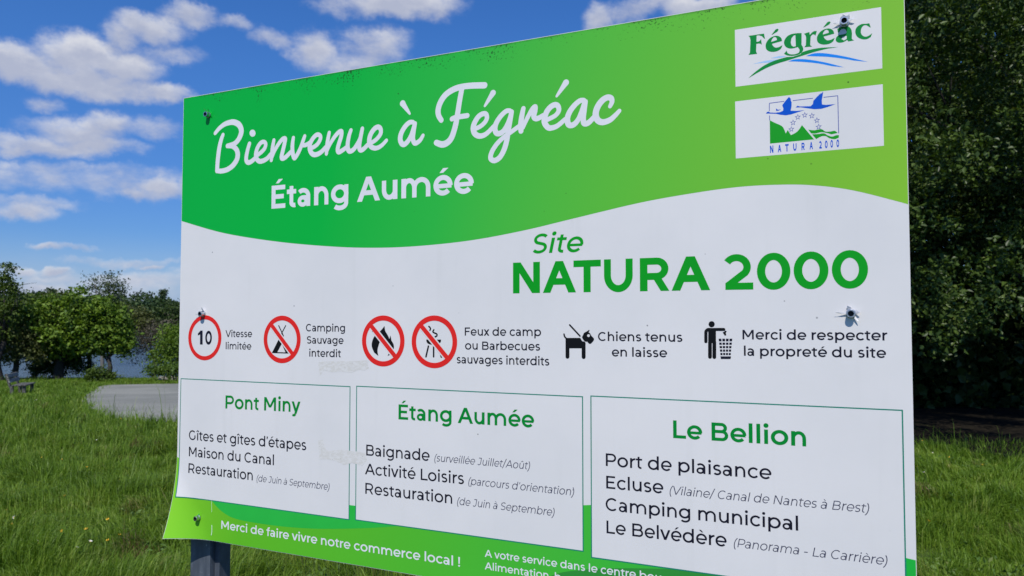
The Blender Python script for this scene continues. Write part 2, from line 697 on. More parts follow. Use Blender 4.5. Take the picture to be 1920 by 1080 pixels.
    if ch in 'sS':
        if ch == 's':
            H_, wd, x0 = XH, 405 + .5 * e, 36
        else:
            H_, wd, x0 = CAP, 525 + .5 * e, 46
        yt, yb = H_ + 9 - hc, -9 + hc
        mid = (yt + yb) / 2 + H_ * .005
        rU, rL = (yt - mid) / 2, (mid - yb) / 2
        cx = x0 + wd / 2
        rx = (wd - w) / 2
        pts = arc(cx + 6, mid + rU, rx - 8, rU, 36, 235, 16)
        pts += arc(cx - 4, mid - rL, rx, rL, 55, -146, 16)
        # carry the spine straight across
        P = stroke(pts, c)
        return wd + 2 * x0 - 4, P
    if ch == 't':
        xs = 112 + h
        P = stroke([(xs, 640), (xs, 135)] + arc(xs + 118, 135, 118, 143 - hc, 180, 285, 10)[1:], c)
        P += rect(20, XH - c + 2, 345 + .2 * e, XH)
        return 374 + .3 * e, P
    if ch == 'f':
        xs = 112 + h
        P = stroke([(xs, 0), (xs, 610)] + arc(xs + 120, 610, 120, 138 - hc, 180, 70, 10)[1:], c)
        P += rect(20, XH - c + 2, 330 + .2 * e, XH)
        return 345 + .2 * e, P
    wd = w * 1.10
    if ch == 'v':
        W_ = 525 + .4 * e
        return W_ + 10, diag(5 + wd / 2, XH, 5 + W_ / 2, 0, wd) + diag(5 + W_ - wd / 2, XH, 5 + W_ / 2, 0, wd)
    if ch == 'y':
        W_ = 525 + .4 * e
        P = diag(5 + wd / 2, XH, 5 + W_ / 2 + 4, 0, wd)
        x1, y1 = 5 + W_ - wd / 2, XH
        k = (W_ / 2 - wd / 2) / XH
        P += diag(x1, y1, x1 - k * (XH + 90), -90, wd)
        xe = x1 - k * (XH + 90)
        P += stroke(spline([(xe, -90), (xe - 45, -150), (xe - 105, -165), (xe - 180, -140)], 5), c)
        return W_ + 10, P
    if ch == 'x':
        W_ = 500 + .5 * e
        return W_ + 20, diag(10 + wd * .6, XH, 10 + W_ - wd * .6, 0, wd * 1.12) + diag(10 + W_ - wd * .6, XH, 10 + wd * .6, 0, wd * 1.12)
    if ch in 'AV':
        W_ = 725 + .5 * e
        if ch == 'A':
            P = diag(5 + wd / 2, 0, 5 + W_ / 2, CAP, wd) + diag(5 + W_ - wd / 2, 0, 5 + W_ / 2, CAP, wd)
            P += rect(5 + W_ * .21, 175, 5 + W_ * .79, 175 + c)
        else:
            P = diag(5 + wd / 2, CAP, 5 + W_ / 2, 0, wd) + diag(5 + W_ - wd / 2, CAP, 5 + W_ / 2, 0, wd)
        return W_ + 10, P
    L_ = 104 - .25 * e
    if ch in 'BPRDEFLNMU':
        P = rect(L_, 0, L_ + w, CAP)
    if ch in 'EFL':
        xr = 575 + .3 * e
        if ch == 'L':
            return 578 + .3 * e, P + rect(L_, 0, xr - 15, c)
        P += rect(L_, CAP - c, xr, CAP) + rect(L_, 345 - c * .4, xr - 50, 345 + c * .6)
        if ch == 'E':
            P += rect(L_, 0, xr + 12, c)
        return (648 if ch == 'E' else 612) + .3 * e, P
    if ch in 'PR':
        y0 = 235 + hc
        ry = (CAP - hc - y0) / 2
        xr = 655 + .35 * e
        xc = xr - h - ry * 1.05
        P += stroke([(L_, CAP - hc), (xc, CAP - hc)] + arc(xc, CAP - hc - ry, xr - h - xc, ry, 90, -90, 16) + [(L_, y0)], c)
        if ch == 'R':
            P += diag(xr - 190 - h, y0 + hc * .2, xr - wd * .45, 0, wd)
            return 728 + .4 * e, P
        return 692 + .4 * e, P
    if ch == 'B':
        ym = 362
        for (ya, yb, xr) in ((ym - 0, CAP - hc, 636 + .4 * e), (hc, ym, 676 + .4 * e)):
            ry = (yb - ya) / 2
            xc = xr - h - ry * 1.05
            P += stroke([(L_, yb), (xc, yb)] + arc(xc, ya + ry, xr - h - xc, ry, 90, -90, 16) + [(L_, ya)], c)
        return 726 + .4 * e, P
    if ch == 'N':
        xr = 700 + .4 * e
        P += rect(xr - w, 0, xr, CAP) + diag(L_ + wd * .52, CAP, xr - wd * .52, 0, wd * 1.08)
        return 806 + .2 * e, P
    if ch == 'M':
        xr = 822 + .6 * e
        P += rect(xr - w, 0, xr, CAP)
        xm = (L_ + xr) / 2
        P += diag(L_ + wd * .5, CAP, xm, 170, wd) + diag(xr - wd * .5, CAP, xm, 170, wd)
        return 926 + .5 * e, P
    if ch == 'U':
        xr = 680 + .4 * e
        xs, xe = L_ + h, xr - h
        rx = (xe - xs) / 2
        yb = -9 + hc
        P = stroke([(xs, CAP)] + arc((xs + xe) / 2, yb + 285, rx, 285, 180, 360, 20) + [(xe, CAP)], c * 1.03)
        return 775 + .3 * e, P
    if ch in 'CG':
        W_ = 690 + .3 * e
        cx, cy = 48 + W_ / 2, 350
        rx, ry = (W_ - w) / 2, (720 - c) / 2
        P = stroke(arc(cx, cy, rx, ry, 46, 314 if ch == 'C' else 325, 30), c)
        if ch == 'G':
            xg = cx + rx * math.cos(math.radians(35))
            P += rect(xg - h, cy - ry * .62, xg + h, 350)
            return 775 + .3 * e, P
        return 728 + .3 * e, P
    if ch == 'J':
        xs = 420 + .2 * e - h
        P = stroke([(110, CAP - hc), (xs, CAP - hc)], c)
        P += stroke([(xs, CAP), (xs, 205)] + arc(xs - 165, 200, 165, 209 - hc, 0, -142, 14)[1:], c)
        return 520 + .3 * e, P
    if ch == 'T':
        W_ = 580 + .4 * e
        return W_ + 12, rect(6, CAP - c, 6 + W_, CAP) + rect(6 + W_ / 2 - h, 0, 6 + W_ / 2 + h, CAP)
    if ch == '0':
        W_ = 570 + .5 * e
        return W_ + 84, bowl(42, W_, -10, 710)
    if ch == '1':
        return 380, rect(205, 0, 205 + w, CAP) + rect(20, CAP - c, 205 + w, CAP)
    if ch == '2':
        xr = 500 + .4 * e
        rx, ry = 195 + .1 * e, 190
        cx = xr - h - rx
        cy = CAP + 9 - hc - ry
        pts = arc(cx, cy, rx, ry, 148, -38, 20)
        P = stroke(pts + [(85, hc + 10)], c) + rect(40, 0, xr + 35, c)
        return 590 + .4 * e, P
    if ch in "'’":
        return 200, [[(60, 520), (60 + c * .7, 520), (70 + c * 1.1, CAP + 10), (70, CAP + 10)]]
    if ch == '(':
        return 320, stroke(arc(430, 265, 300, 520, 118, 242, 14), c)
    if ch == ')':
        return 320, stroke(arc(-110, 265, 300, 520, 62, -62, 14), c)
    if ch == '/':
        return 370, diag(10 + w / 2, -100, 340 - w / 2, ASC + 50, w)
    if ch == '-':
        return 390, rect(60, 220, 330, 220 + c)
    if ch == '!':
        return 270, [[(135 - h * .75, 200), (135 + h * .75, 200), (135 + h * 1.1, CAP), (135 - h * 1.1, CAP)]] + [disc(135, 58, h + 12, 16)]
    if ch == ',':
        return 230, [[(95 - h, 100), (95 + h + 15, 100), (95 + h, 30), (95 - h * .2, -120), (95 - h - 20, -120), (95 - h * .2, 0)]]
    raise ValueError(ch)


KERN = {('A', 'T'): -40, ('P', 'a'): -30, ('V', 'i'): -10, ('L', 'o'): -15, ('r', 'e'): -8, ('r', 'a'): -8, ('r', 'o'): -8, ('T', 'U'): 0}


def text_polys(text, w, slant=0.0):
    x = 0.0
    out = []
    for i, ch in enumerate(text):
        adv, P = glyph(ch, w)
        for p in P:
            out.append([(x + a + b * slant, b) for a, b in p])
        x += adv - 20 - 0.10 * (w - 85) + (KERN.get((ch, text[i + 1]), 0) if i + 1 < len(text) else 0)
    return out


REPORT = []


def write(bm_polys, text, pl, pr, em, w=90, slant=0.0):
    """append the polygons of one line whose ink runs from pixel pl to pixel pr (baseline)"""
    polys = text_polys(text, w, slant)
    xs = [q[0] for p in polys for q in p]
    x0, x1 = min(xs), max(xs)
    ul, zl = uz(*pl)
    ur, zr = uz(*pr)
    k = (ur - ul) / (x1 - x0)
    v = em / 1.0e6
    REPORT.append((text, round(k / (v), 3), round((zr - zl) * 1000, 1)))
    z0 = (zl + zr) / 2
    dz = (zr - zl) * 0.5
    for p in polys:
        bm_polys.append([(ul + (a - x0) * k, z0 + dz * ((a - x0) / (x1 - x0) - 0.5) + b * v) for a, b in p])


def lettering(name, lines, mat, parent, off=0.0011):
    if name == 'box_note' and len(lines) > 1:
        return [lettering(name, [q], mat, parent, off) for q in lines]
    bm = bmesh.new()
    for ln in lines:
        pl = []
        write(pl, *ln)
        b2 = bmesh.new()
        union_polys(b2, pl)
        me = bpy.data.meshes.new('tmp')
        b2.to_mesh(me)
        b2.free()
        bm.from_mesh(me)
        bpy.data.meshes.remove(me)
    lay(bm, off)
    return link(name, bm_mesh(name, bm), mat, parent)


def sheet(name, outer, mat, parent, off, holes=(), curl_cut=False):
    bm = bmesh.new()
    flat_poly(bm, outer, holes)
    if curl_cut:
        cut_for_curl(bm)
    lay(bm, off)
    return link(name, bm_mesh(name, bm, True), mat, parent)


def artwork(name, polys, mat, parent, off):
    bm = bmesh.new()
    union_polys(bm, polys)
    lay(bm, off)
    return link(name, bm_mesh(name, bm), mat, parent)


# ---- printed materials ---------------------------------------------
def ink(name, rgb, rough=0.42, k=K_SIGN):
    m, nt, p = new_mat(name)
    c = S(*rgb, k)
    pos = nt.new('ShaderNodeTexCoord').outputs['Object']
    n = nt.noise(pos, 14.0, 4)
    nt.put(p.inputs['Base Color'], nt.mix(nt.smooth(n, 0.35, 0.75), c, tuple(x * 0.94 for x in c[:3]) + (1,)))
    p.inputs['Roughness'].default_value = rough
    p.inputs['Specular IOR Level'].default_value = 0.2
    return m


def white_vinyl():
    m, nt, p = new_mat('white_vinyl')
    pos = nt.new('ShaderNodeTexCoord').outputs['Object']
    n = nt.noise(pos, 3.0, 5, 0.6)
    c = nt.mix(nt.smooth(n, 0.3, 0.75), (0.755, 0.735, 0.725, 1), (0.69, 0.68, 0.675, 1))
    # grime specks
    v = nt.new('ShaderNodeTexVoronoi')
    nt.put(v.inputs['Vector'], pos)
    v.inputs['Scale'].default_value = 26
    g = nt.noise(pos, 5.0, 2)
    spot = nt.math('MULTIPLY', nt.smooth(v.outputs['Distance'], 0.05, 0.025), nt.smooth(g, 0.5, 0.62))
    c = nt.mix(spot, c, (0.25, 0.25, 0.25, 1))
    # faint rain streaks
    st = nt.noise(nt.vmath('MULTIPLY', pos, (1.0, 1.0, 0.06)), 40.0, 3)
    c = nt.mix(nt.math('MULTIPLY', nt.smooth(st, 0.55, 0.8), 0.10), c, (0.45, 0.46, 0.42, 1))
    nt.put(p.inputs['Base Color'], c)
    p.inputs['Roughness'].default_value = 0.38
    p.inputs['Specular IOR Level'].default_value = 0.35
    return m


def band_green(name, stops, specks=True):
    """printed left-to-right gradient with algae specks along the upper edge"""
    m, nt, p = new_mat(name)
    pos = nt.new('ShaderNodeTexCoord').outputs['Object']
    sp = nt.new('ShaderNodeSeparateXYZ')
    nt.l.new(pos, sp.inputs[0])
    g = nt.math('ADD', sp.outputs[0], nt.math('MULTIPLY', nt.math('SUBTRACT', ZT, sp.outputs[2]), 0.22))
    f = nt.math('DIVIDE', g, U1 - U0 + 0.08)
    c = nt.ramp(f, [(a, S(*b, K_SIGN)) for a, b in stops])
    if specks:
        n = nt.noise(pos, 210.0, 3, 0.7)
        n2 = nt.noise(pos, 16.0, 3)
        fall = nt.smooth(nt.math('SUBTRACT', ZT, sp.outputs[2]), 0.075, 0.0)
        thr = nt.math('ADD', nt.math('MULTIPLY', fall, 0.19), nt.math('MULTIPLY', nt.math('SUBTRACT', n2, 0.5), 0.40))
        dirt = nt.smooth(nt.math('ADD', n, thr), 0.76, 0.84)
        c = nt.mix(nt.math('MULTIPLY', dirt, 0.85), c, (0.012, 0.035, 0.008, 1))
        edge = nt.math('MULTIPLY', nt.smooth(nt.math('SUBTRACT', ZT, sp.outputs[2]), 0.006, 0.0), nt.smooth(n2, 0.35, 0.6))
        c = nt.mix(nt.math('MULTIPLY', edge, 0.7), c, (0.02, 0.04, 0.015, 1))
        v = nt.new('ShaderNodeTexVoronoi')
        nt.put(v.inputs['Vector'], pos)
        v.inputs['Scale'].default_value = 24
        spot = nt.math('MULTIPLY', nt.smooth(v.outputs['Distance'], 0.045, 0.02), nt.smooth(nt.noise(pos, 4.0, 2), 0.45, 0.6))
        c = nt.mix(nt.math('MULTIPLY', spot, 0.8), c, (0.02, 0.06, 0.01, 1))
    nt.put(p.inputs['Base Color'], c)
    p.inputs['Roughness'].default_value = 0.45
    p.inputs['Specular IOR Level'].default_value = 0.2
    return m


M_WHITE = white_vinyl()
M_LET_W = ink('white_lettering', (216, 216, 220))
M_BAND = band_green('green_print', [(0.0, (2, 166, 58)), (0.30, (4, 170, 58)), (0.48, (42, 175, 62)), (0.72, (90, 180, 54)), (0.92, (116, 181, 48)), (1.0, (126, 185, 48))])
M_FOOT = band_green('footer_print', [(0.10, (126, 190, 40)), (0.26, (92, 176, 36)), (0.55, (76, 176, 46)), (0.78, (58, 176, 56)), (1.0, (30, 170, 60))], specks=False)
M_LENS = ink('mid_green_print', (42, 176, 66))
M_HILL = ink('deep_green_print', (48, 138, 54))
M_TITLE = ink('green_lettering', (0, 128, 46))
M_NAT = ink('bright_green_lettering', (8, 148, 28))
M_INK = ink('dark_lettering', (22, 22, 38))
M_GREY = ink('slate_lettering', (62, 64, 84))
M_TEAL = ink('teal_outline', (20, 124, 104))
M_RED = ink('red_print', (216, 38, 34))
M_BLACK = ink('black_print', (16, 16, 18))
M_BLUE = ink('blue_print', (0, 78, 188))
M_LBLUE = ink('light_blue_print', (20, 128, 222))
M_PBLUE = ink('pale_blue_print', (160, 196, 232))
M_LOGO = ink('logo_green_print', (0, 132, 54))
M_EMB = ink('emblem_green_print', (22, 150, 30))
M_LINEB = ink('slate_blue_print', (70, 84, 160))


def steel(name, col, rough=0.35, metal=1.0):
    m, nt, p = new_mat(name)
    pos = nt.new('ShaderNodeTexCoord').outputs['Object']
    n = nt.noise(pos, 60.0, 4)
    nt.put(p.inputs['Base Color'], nt.mix(n, tuple(c * 0.8 for c in col) + (1,), tuple(col) + (1,)))
    p.inputs['Metallic'].default_value = metal
    p.inputs['Roughness'].default_value = rough
    return m


M_STEEL = steel('zinc_steel', (0.62, 0.63, 0.65))
M_SOCK = steel('dark_socket', (0.03, 0.03, 0.035), 0.6, 0.0)


def post_mat():
    m, nt, p = new_mat('weathered_post_paint')
    pos = nt.new('ShaderNodeTexCoord').outputs['Object']
    n = nt.noise(nt.vmath('MULTIPLY', pos, (1, 1, 0.25)), 40.0, 5, 0.6)
    n2 = nt.noise(pos, 160.0, 3, 0.7)
    c = nt.mix(nt.smooth(n, 0.35, 0.7), (0.060, 0.072, 0.095, 1), (0.105, 0.122, 0.150, 1))
    c = nt.mix(nt.math('MULTIPLY', nt.smooth(n2, 0.62, 0.72), nt.smooth(n, 0.45, 0.6)), c, (0.38, 0.40, 0.43, 1))
    nt.put(p.inputs['Base Color'], c)
    p.inputs['Roughness'].default_value = 0.5
    return m


M_POST = post_mat()


def board_edge():
    m, nt, p = new_mat('board_core')
    pos = nt.new('ShaderNodeTexCoord').outputs['Object']
    n = nt.noise(pos, 30.0, 4)
    nt.put(p.inputs['Base Color'], nt.mix(n, (0.05, 0.05, 0.055, 1), (0.11, 0.11, 0.12, 1)))
    p.inputs['Roughness'].default_value = 0.6
    return m


# ---- board ----------------------------------------------------------
def build_board():
    bm = bmesh.new()
    T = 0.0035
    flat_poly(bm, [(U0, ZB), (U1, ZB), (U1, ZT), (U0, ZT)])
    cut_for_curl(bm)
    bmesh.ops.triangulate(bm, faces=[f for f in bm.faces if len(f.verts) > 4])
    front = bm.faces[:]
    ext = bmesh.ops.extrude_face_region(bm, geom=front)
    moved = {g for g in ext['geom'] if isinstance(g, bmesh.types.BMVert)}
    for v in bm.verts:
        u, z = v.co.x, v.co.y
        v.co = Vector((u, -curl(u, z) + (0.0 if v in moved else T), z))
    bmesh.ops.recalc_face_normals(bm, faces=bm.faces[:])
    me = bm_mesh('board', bm)
    o = link('board', me, M_WHITE, sign)
    me.materials.append(board_edge())
    for p in me.polygons:
        if p.normal.y > -0.5:
            p.material_index = 1
    return o


build_board()

# upper green band with the wavy lower edge
wave_px = [(340.8, 414.5), (420, 437), (520, 453), (620, 462), (700, 464.5), (780, 461.5), (880, 451), (980, 432.5), (1080, 408.5), (1200, 380),
           (1300, 362), (1380, 351), (1450, 346.5), (1520, 347), (1600, 357), (1703.5, 383)]
wave = spline([uz(*p) for p in wave_px], 6)
wave[0] = (U0 + 0.0008, wave[0][1])
wave[-1] = (U1 - 0.0008, wave[-1][1])
green = sheet('green_band', wave + [(U1 - 0.0008, ZT - 0.0008), (U0 + 0.0008, ZT - 0.0008)], M_BAND, sign, 0.0005)

# footer band, hidden behind the three boxes in part
ft = spline([uz(328.5, 856), uz(430, 903), uz(560, 945), uz(661, 965), uz(800, 968), uz(950, 958), uz(1100, 947), uz(1250, 950), uz(1450, 985), uz(1600, 1020), uz(1713, 1050)], 6)
ft[0] = (U0 + 0.0008, ft[0][1])
ft[-1] = (U1 - 0.0008, ft[-1][1])
footer = sheet('footer_band', [(U0 + 0.0008, ZB + 0.0008), (U1 - 0.0008, ZB + 0.0008)] + ft[::-1], M_FOOT, sign, 0.0005, curl_cut=True)
lens = spline([uz(398, 940), uz(415, 958), uz(443, 973), uz(504, 984), uz(565, 990), uz(620, 991.5), uz(690, 990), uz(750, 986), uz(790, 984)], 5)
lens += [uz(760, 960), uz(560, 935), uz(420, 925)]
sheet('printed_hill', lens, M_LENS, footer, 0.0009)
hill = spline([uz(1000, 1100), uz(1040, 1077), uz(1090, 1068.5), uz(1150, 1065.5), uz(1220, 1066), uz(1290, 1068), uz(1400, 1079), uz(1560, 1110), uz(1690, 1165)], 5)
hill = [q for q in hill if q[0] < U1 - 0.002] + [(U1 - 0.002, ZB + 0.0015), (uz(1000, 1100)[0] - 0.03, ZB + 0.0015)]
sheet('printed_hill', hill, M_HILL, footer, 0.0007)

# headline in brush script: centre lines and pen widths
RG = {1: (390, 190), 2: (560, 180), 3: (730, 140), 4: (860, 170), 5: (1000, 130)}


def pen(r, pts, w, sm=6):
    ox, oy = RG[r]
    q = spline([(ox + x / 7.2, oy + y / 7.2) for x, y in pts], sm)
    mid = q[len(q) // 2]
    ppm = 817 + 0.3474 * (mid[0] - 335)
    if isinstance(w, (list, tuple)):
        ws = [float(np.interp(i / (len(q) - 1), np.linspace(0, 1, len(w)), w)) / 7.2 / (ppm * 0.93) for i in range(len(q))]
    else:
        ws = [w / 7.2 / (ppm * 0.93)] * len(q)
    return stroke([uz(*p) for p in q], ws, rnd=True)


SCRIPT = []
SCRIPT += pen(1, [(98, 430), (150, 368), (220, 312), (300, 284), (360, 284), (420, 318), (450, 385), (442, 450), (405, 525), (350, 575), (262, 601)], [52, 62, 72, 78, 78, 70, 58])
SCRIPT += pen(1, [(262, 603), (330, 606), (380, 645), (402, 710), (388, 790), (335, 868), (262, 920), (185, 941), (125, 937)], [58, 66, 76, 74, 66, 62])
SCRIPT += pen(1, [(203, 452), (175, 530), (150, 650), (132, 800), (123, 937)], [52, 62, 68, 68, 64])
SCRIPT += pen(1, [(560, 572), (535, 660), (516, 760), (524, 812), (553, 826), (598, 803), (650, 755)], [56, 60, 62, 62, 58])
SCRIPT += pen(1, [(655, 735), (715, 690), (762, 640), (780, 580), (757, 548), (715, 560), (672, 620), (648, 700), (654, 768), (692, 808), (742, 803), (800, 770), (848, 715)], [56, 56, 54, 60, 64, 62, 58])
SCRIPT += pen(1, [(890, 525), (870, 640), (855, 795)], [50, 60, 50])
SCRIPT += pen(1, [(862, 760), (902, 662), (960, 566), (1008, 510), (1042, 506), (1035, 562), (1008, 680), (993, 748), (1005, 772), (1050, 752), (1122, 680)], [50, 56, 60, 60, 62, 62, 56])
SCRIPT += pen(1, [(1153, 492), (1141, 580), (1142, 680), (1166, 766), (1212, 708), (1258, 608), (1285, 530), (1306, 470)], [50, 60, 62, 58, 58, 56, 50])
SCRIPT += pen(1, [(1272, 590), (1310, 592), (1350, 575), (1390, 545)], 56)
SCRIPT += [[uz(390 + (602 + 41 * math.cos(a)) / 7.2, 190 + (430 + 48 * math.sin(a)) / 7.2) for a in np.linspace(0, 2 * math.pi, 20)[:-1]]]
SCRIPT += pen(2, [(160, 708), (215, 682), (262, 640), (295, 575), (285, 530), (240, 526), (185, 585), (150, 665), (157, 740), (196, 788), (250, 787), (310, 752), (368, 690)], [56, 56, 56, 62, 66, 64, 58])
SCRIPT += pen(2, [(413, 495), (390, 620), (375, 780)], [50, 60, 50])
SCRIPT += pen(2, [(382, 740), (425, 648), (490, 545), (545, 487), (578, 480), (575, 545), (545, 640), (527, 718), (540, 757), (585, 738), (650, 690)], [50, 56, 60, 60, 62, 62, 56])
SCRIPT += pen(2, [(706, 462), (680, 540), (662, 650), (670, 728), (700, 746), (745, 718), (795, 645), (835, 560), (860, 440)], [52, 60, 64, 64, 60, 58, 54])
SCRIPT += pen(2, [(860, 440), (840, 540), (820, 660), (822, 715), (845, 732), (885, 708), (950, 640)], [54, 60, 62, 62, 56])
SCRIPT += pen(2, [(955, 640), (1010, 615), (1065, 570), (1108, 505), (1105, 442), (1070, 418), (1020, 447), (972, 520), (953, 600), (966, 668), (1012, 702), (1070, 698), (1130, 660), (1185, 600)], [56, 56, 60, 66, 68, 66, 58, 48])
SCRIPT += pen(3, [(318, 642), (272, 646), (212, 702), (162, 790), (147, 870), (167, 928), (202, 942), (250, 900), (295, 820), (328, 720), (345, 662)], [58, 66, 70, 70, 66, 60, 58])
SCRIPT += pen(3, [(346, 660), (325, 790), (319, 868), (340, 922), (375, 918), (420, 880), (455, 820)], [60, 64, 66, 64, 58, 48])
SCRIPT += pen(3, [(180, 388), (277, 528)], [82, 28])
SCRIPT += pen(3, [(702, 615), (665, 548), (660, 470), (692, 370), (762, 270), (870, 198), (985, 163), (1120, 148), (1286, 144)], [68, 78, 80, 80, 78, 80])
SCRIPT += pen(3, [(980, 190), (950, 350), (920, 540), (890, 700), (842, 846), (782, 918), (712, 942), (635, 918)], [70, 72, 76, 78, 84, 86, 76])
SCRIPT += pen(3, [(846, 598), (900, 577), (1052, 553)], 66)
SCRIPT += pen(3, [(1400, 247), (1290, 422)], [80, 32])
SCRIPT += pen(4, [(212, 520), (290, 484), (352, 430), (382, 370), (370, 318), (330, 312), (270, 348), (217, 430), (196, 510), (217, 578), (272, 612), (340, 602), (400, 560), (475, 480)], [60, 60, 62, 68, 74, 74, 66, 58])
SCRIPT += pen(4, [(692, 270), (642, 277), (572, 340), (512, 430), (490, 510), (507, 568), (547, 580), (602, 548), (652, 470), (692, 370), (714, 292)], [58, 66, 72, 72, 70, 64, 60])
SCRIPT += pen(4, [(714, 287), (695, 400), (670, 540), (648, 680), (612, 800), (556, 900), (488, 943), (440, 926), (432, 880), (462, 800), (530, 704), (620, 620), (720, 550), (835, 465)], [66, 72, 72, 70, 68, 64, 60, 58])
SCRIPT += pen(4, [(874, 240), (852, 350), (838, 470), (842, 545)], [62, 72, 76, 70])
SCRIPT += pen(4, [(868, 500), (903, 420), (952, 322), (1000, 243), (1032, 220), (1030, 275), (1015, 340), (1033, 374), (1077, 372), (1140, 335)], [54, 60, 66, 70, 72, 72, 62])
SCRIPT += pen(4, [(1165, 405), (1240, 372), (1312, 330), (1352, 270), (1342, 210), (1300, 190), (1240, 222), (1187, 290), (1157, 390), (1167, 448), (1212, 500), (1270, 500), (1340, 470), (1440, 385)], [60, 60, 66, 74, 76, 76, 68, 60])
SCRIPT += pen(5, [(440, 180), (315, 364)], [84, 32])
SCRIPT += pen(5, [(682, 418), (632, 424), (562, 480), (494, 570), (461, 660), (472, 738), (512, 757), (562, 733), (612, 668), (652, 570), (690, 450)], [60, 70, 76, 76, 74, 66, 60])
SCRIPT += pen(5, [(706, 435), (690, 540), (675, 650), (682, 722), (717, 733), (767, 702), (840, 620)], [60, 70, 74, 74, 62])
SCRIPT += pen(5, [(1036, 500), (1062, 440), (1050, 392), (1000, 380), (932, 420), (872, 500), (843, 590), (857, 668), (902, 708), (962, 711), (1040, 680), (1110, 618), (1162, 560)], [52, 72, 82, 84, 80, 72, 52])
artwork('headline_lettering', SCRIPT, M_LET_W, sign, 0.0011)

lettering('place_lettering', [('Étang Aumée', (509, 391.5), (888.3, 361.5), 71, 148)], M_LET_W, sign)
lettering('site_lettering', [('Site', (999, 475), (1094, 472.2), 50, 112, 0.2)], M_NAT, sign)
lettering('site_lettering', [('NATURA', (961.7, 550.3), (1331.7, 543.6), 80, 158), ('2000', (1358.7, 543.4), (1628.3, 539.6), 80.5, 150)], M_NAT, sign)

# ---- pictograms ------------------------------------------------------
EM1 = 21.7


def from_zoom(pts, ox, oy, k):
    return [uz(ox + x / k, oy + y / k) for x, y in pts]


def px_stroke(pts, w, ox, oy, k, rnd=True, sm=0):
    q = [(ox + x / k, oy + y / k) for x, y in pts]
    if sm:
        q = spline(q, sm)
    ppm = 817 + 0.3474 * (q[0][0] - 335)
    return stroke([uz(*p) for p in q], w / k / (ppm * 0.92), rnd=rnd)


def roundel(cx, cy, r, rin, bar, name='prohibition_roundel'):
    u, z = uz(cx, cy)
    n = 72
    polys = []
    for i in range(n):
        a, b = 2 * math.pi * i / n, 2 * math.pi * (i + 1) / n
        polys.append([(u + rin * math.cos(a), z + rin * math.sin(a)), (u + r * math.cos(a), z + r * math.sin(a)), (u + r * math.cos(b), z + r * math.sin(b)), (u + rin * math.cos(b), z + rin * math.sin(b))])
    if bar:
        s = math.sqrt(0.5) * (rin + r) / 2 * 0.985
        polys += stroke([(u - s * .98, z + s * 1.02), (u + s * .98, z - s * 1.02)], bar)
    o = artwork(name, polys, M_RED, sign, 0.0017)
    if bar:
        s *= 0.955
        artwork('white_margin', stroke([(u - s * .98, z + s * 1.02), (u + s * .98, z - s * 1.02)], bar + 0.005), M_WHITE, o, 0.0014)
    return o


r10 = roundel(383.8, 633.3, 0.0505, 0.0412, 0, 'speed_limit_roundel')
pl = []
write(pl, '0', (384.8, 645.8), (397.2, 645.8), 43, 150)
pl += [[uz(340 + x / 6, 560 + y / 6) for x, y in p] for p in ([(210, 515), (240, 517), (240, 358), (218, 358), (187, 392), (187, 415), (212, 402)],)]
artwork('speed_number', pl, M_INK, r10, 0.0011)
lettering('speed_lettering', [('Vitesse', (422.7, 632.2), (472.7, 632), EM1, 108), ('limitée', (423.3, 655), (471.3, 655.3), EM1, 108)], M_INK, sign)

rc = roundel(528.7, 636.3, 0.0503, 0.0402, 0.0092)
tent = [from_zoom([(1018, 612), (1128, 392), (1136, 392), (1216, 618)], 340, 560, 6)]
tent += px_stroke([(1096, 304), (1150, 420)], 12, 340, 560, 6) + px_stroke([(1174, 304), (1118, 410)], 12, 340, 560, 6)
o = artwork('tent_symbol', tent, M_BLACK, rc, 0.0009)
artwork('tent_opening', [from_zoom([(1082, 601), (1131, 508), (1172, 604)], 340, 560, 6)], M_WHITE, rc, 0.0011)
lettering('camping_lettering', [('Camping', (573.7, 621), (647, 622.2), EM1, 112), ('Sauvage', (575.5, 644.2), (644.2, 645), EM1, 112), ('interdit', (579.7, 668.7), (639.2, 669.7), EM1, 112)], M_INK, sign)

rf = roundel(718.2, 639.2, 0.0503, 0.0402, 0.0092)
artwork('flame_symbol', [from_zoom(spline([(293, 245), (300, 290), (322, 328), (337, 362)], 4) + [(347, 330)] + spline([(356, 378), (376, 415), (374, 460), (348, 500), (320, 515)], 4) +
        spline([(335, 487), (322, 450), (285, 405), (258, 380), (240, 420), (230, 470), (238, 516)], 4) + spline([(200, 485), (178, 430), (183, 380), (205, 335), (240, 305), (270, 275)], 4), 660, 560, 4.8)], M_BLACK, rf, 0.0009)

rb = roundel(814, 640.8, 0.0503, 0.0402, 0.0092)
bbq = [from_zoom([(668, 368), (802, 368)] + spline([(800, 388), (785, 405), (757, 414), (715, 414), (685, 405), (671, 388)], 3), 660, 560, 4.8)]
for a in ([(688, 428), (666, 522)], [(735, 432), (735, 522)], [(783, 428), (804, 525)]):
    bbq += px_stroke(a, 15, 660, 560, 4.8)
bbq += px_stroke([(692, 250), (707, 268), (697, 292)], 13, 660, 560, 4.8, True, 5)
bbq += px_stroke([(737, 280), (728, 297), (742, 308), (763, 318), (764, 334), (748, 344)], 13, 660, 560, 4.8, True, 5)
artwork('barbecue_symbol', bbq, M_BLACK, rb, 0.0009)
lettering('fire_lettering', [('Feux de camp', (871.5, 629.4), (1014.6, 629.8), EM1, 112), ('ou Barbecues', (872, 655.6), (1012.7, 657), EM1, 112), ('sauvages interdits', (856.5, 681.5), (1030, 685), EM1, 112)], M_INK, sign)

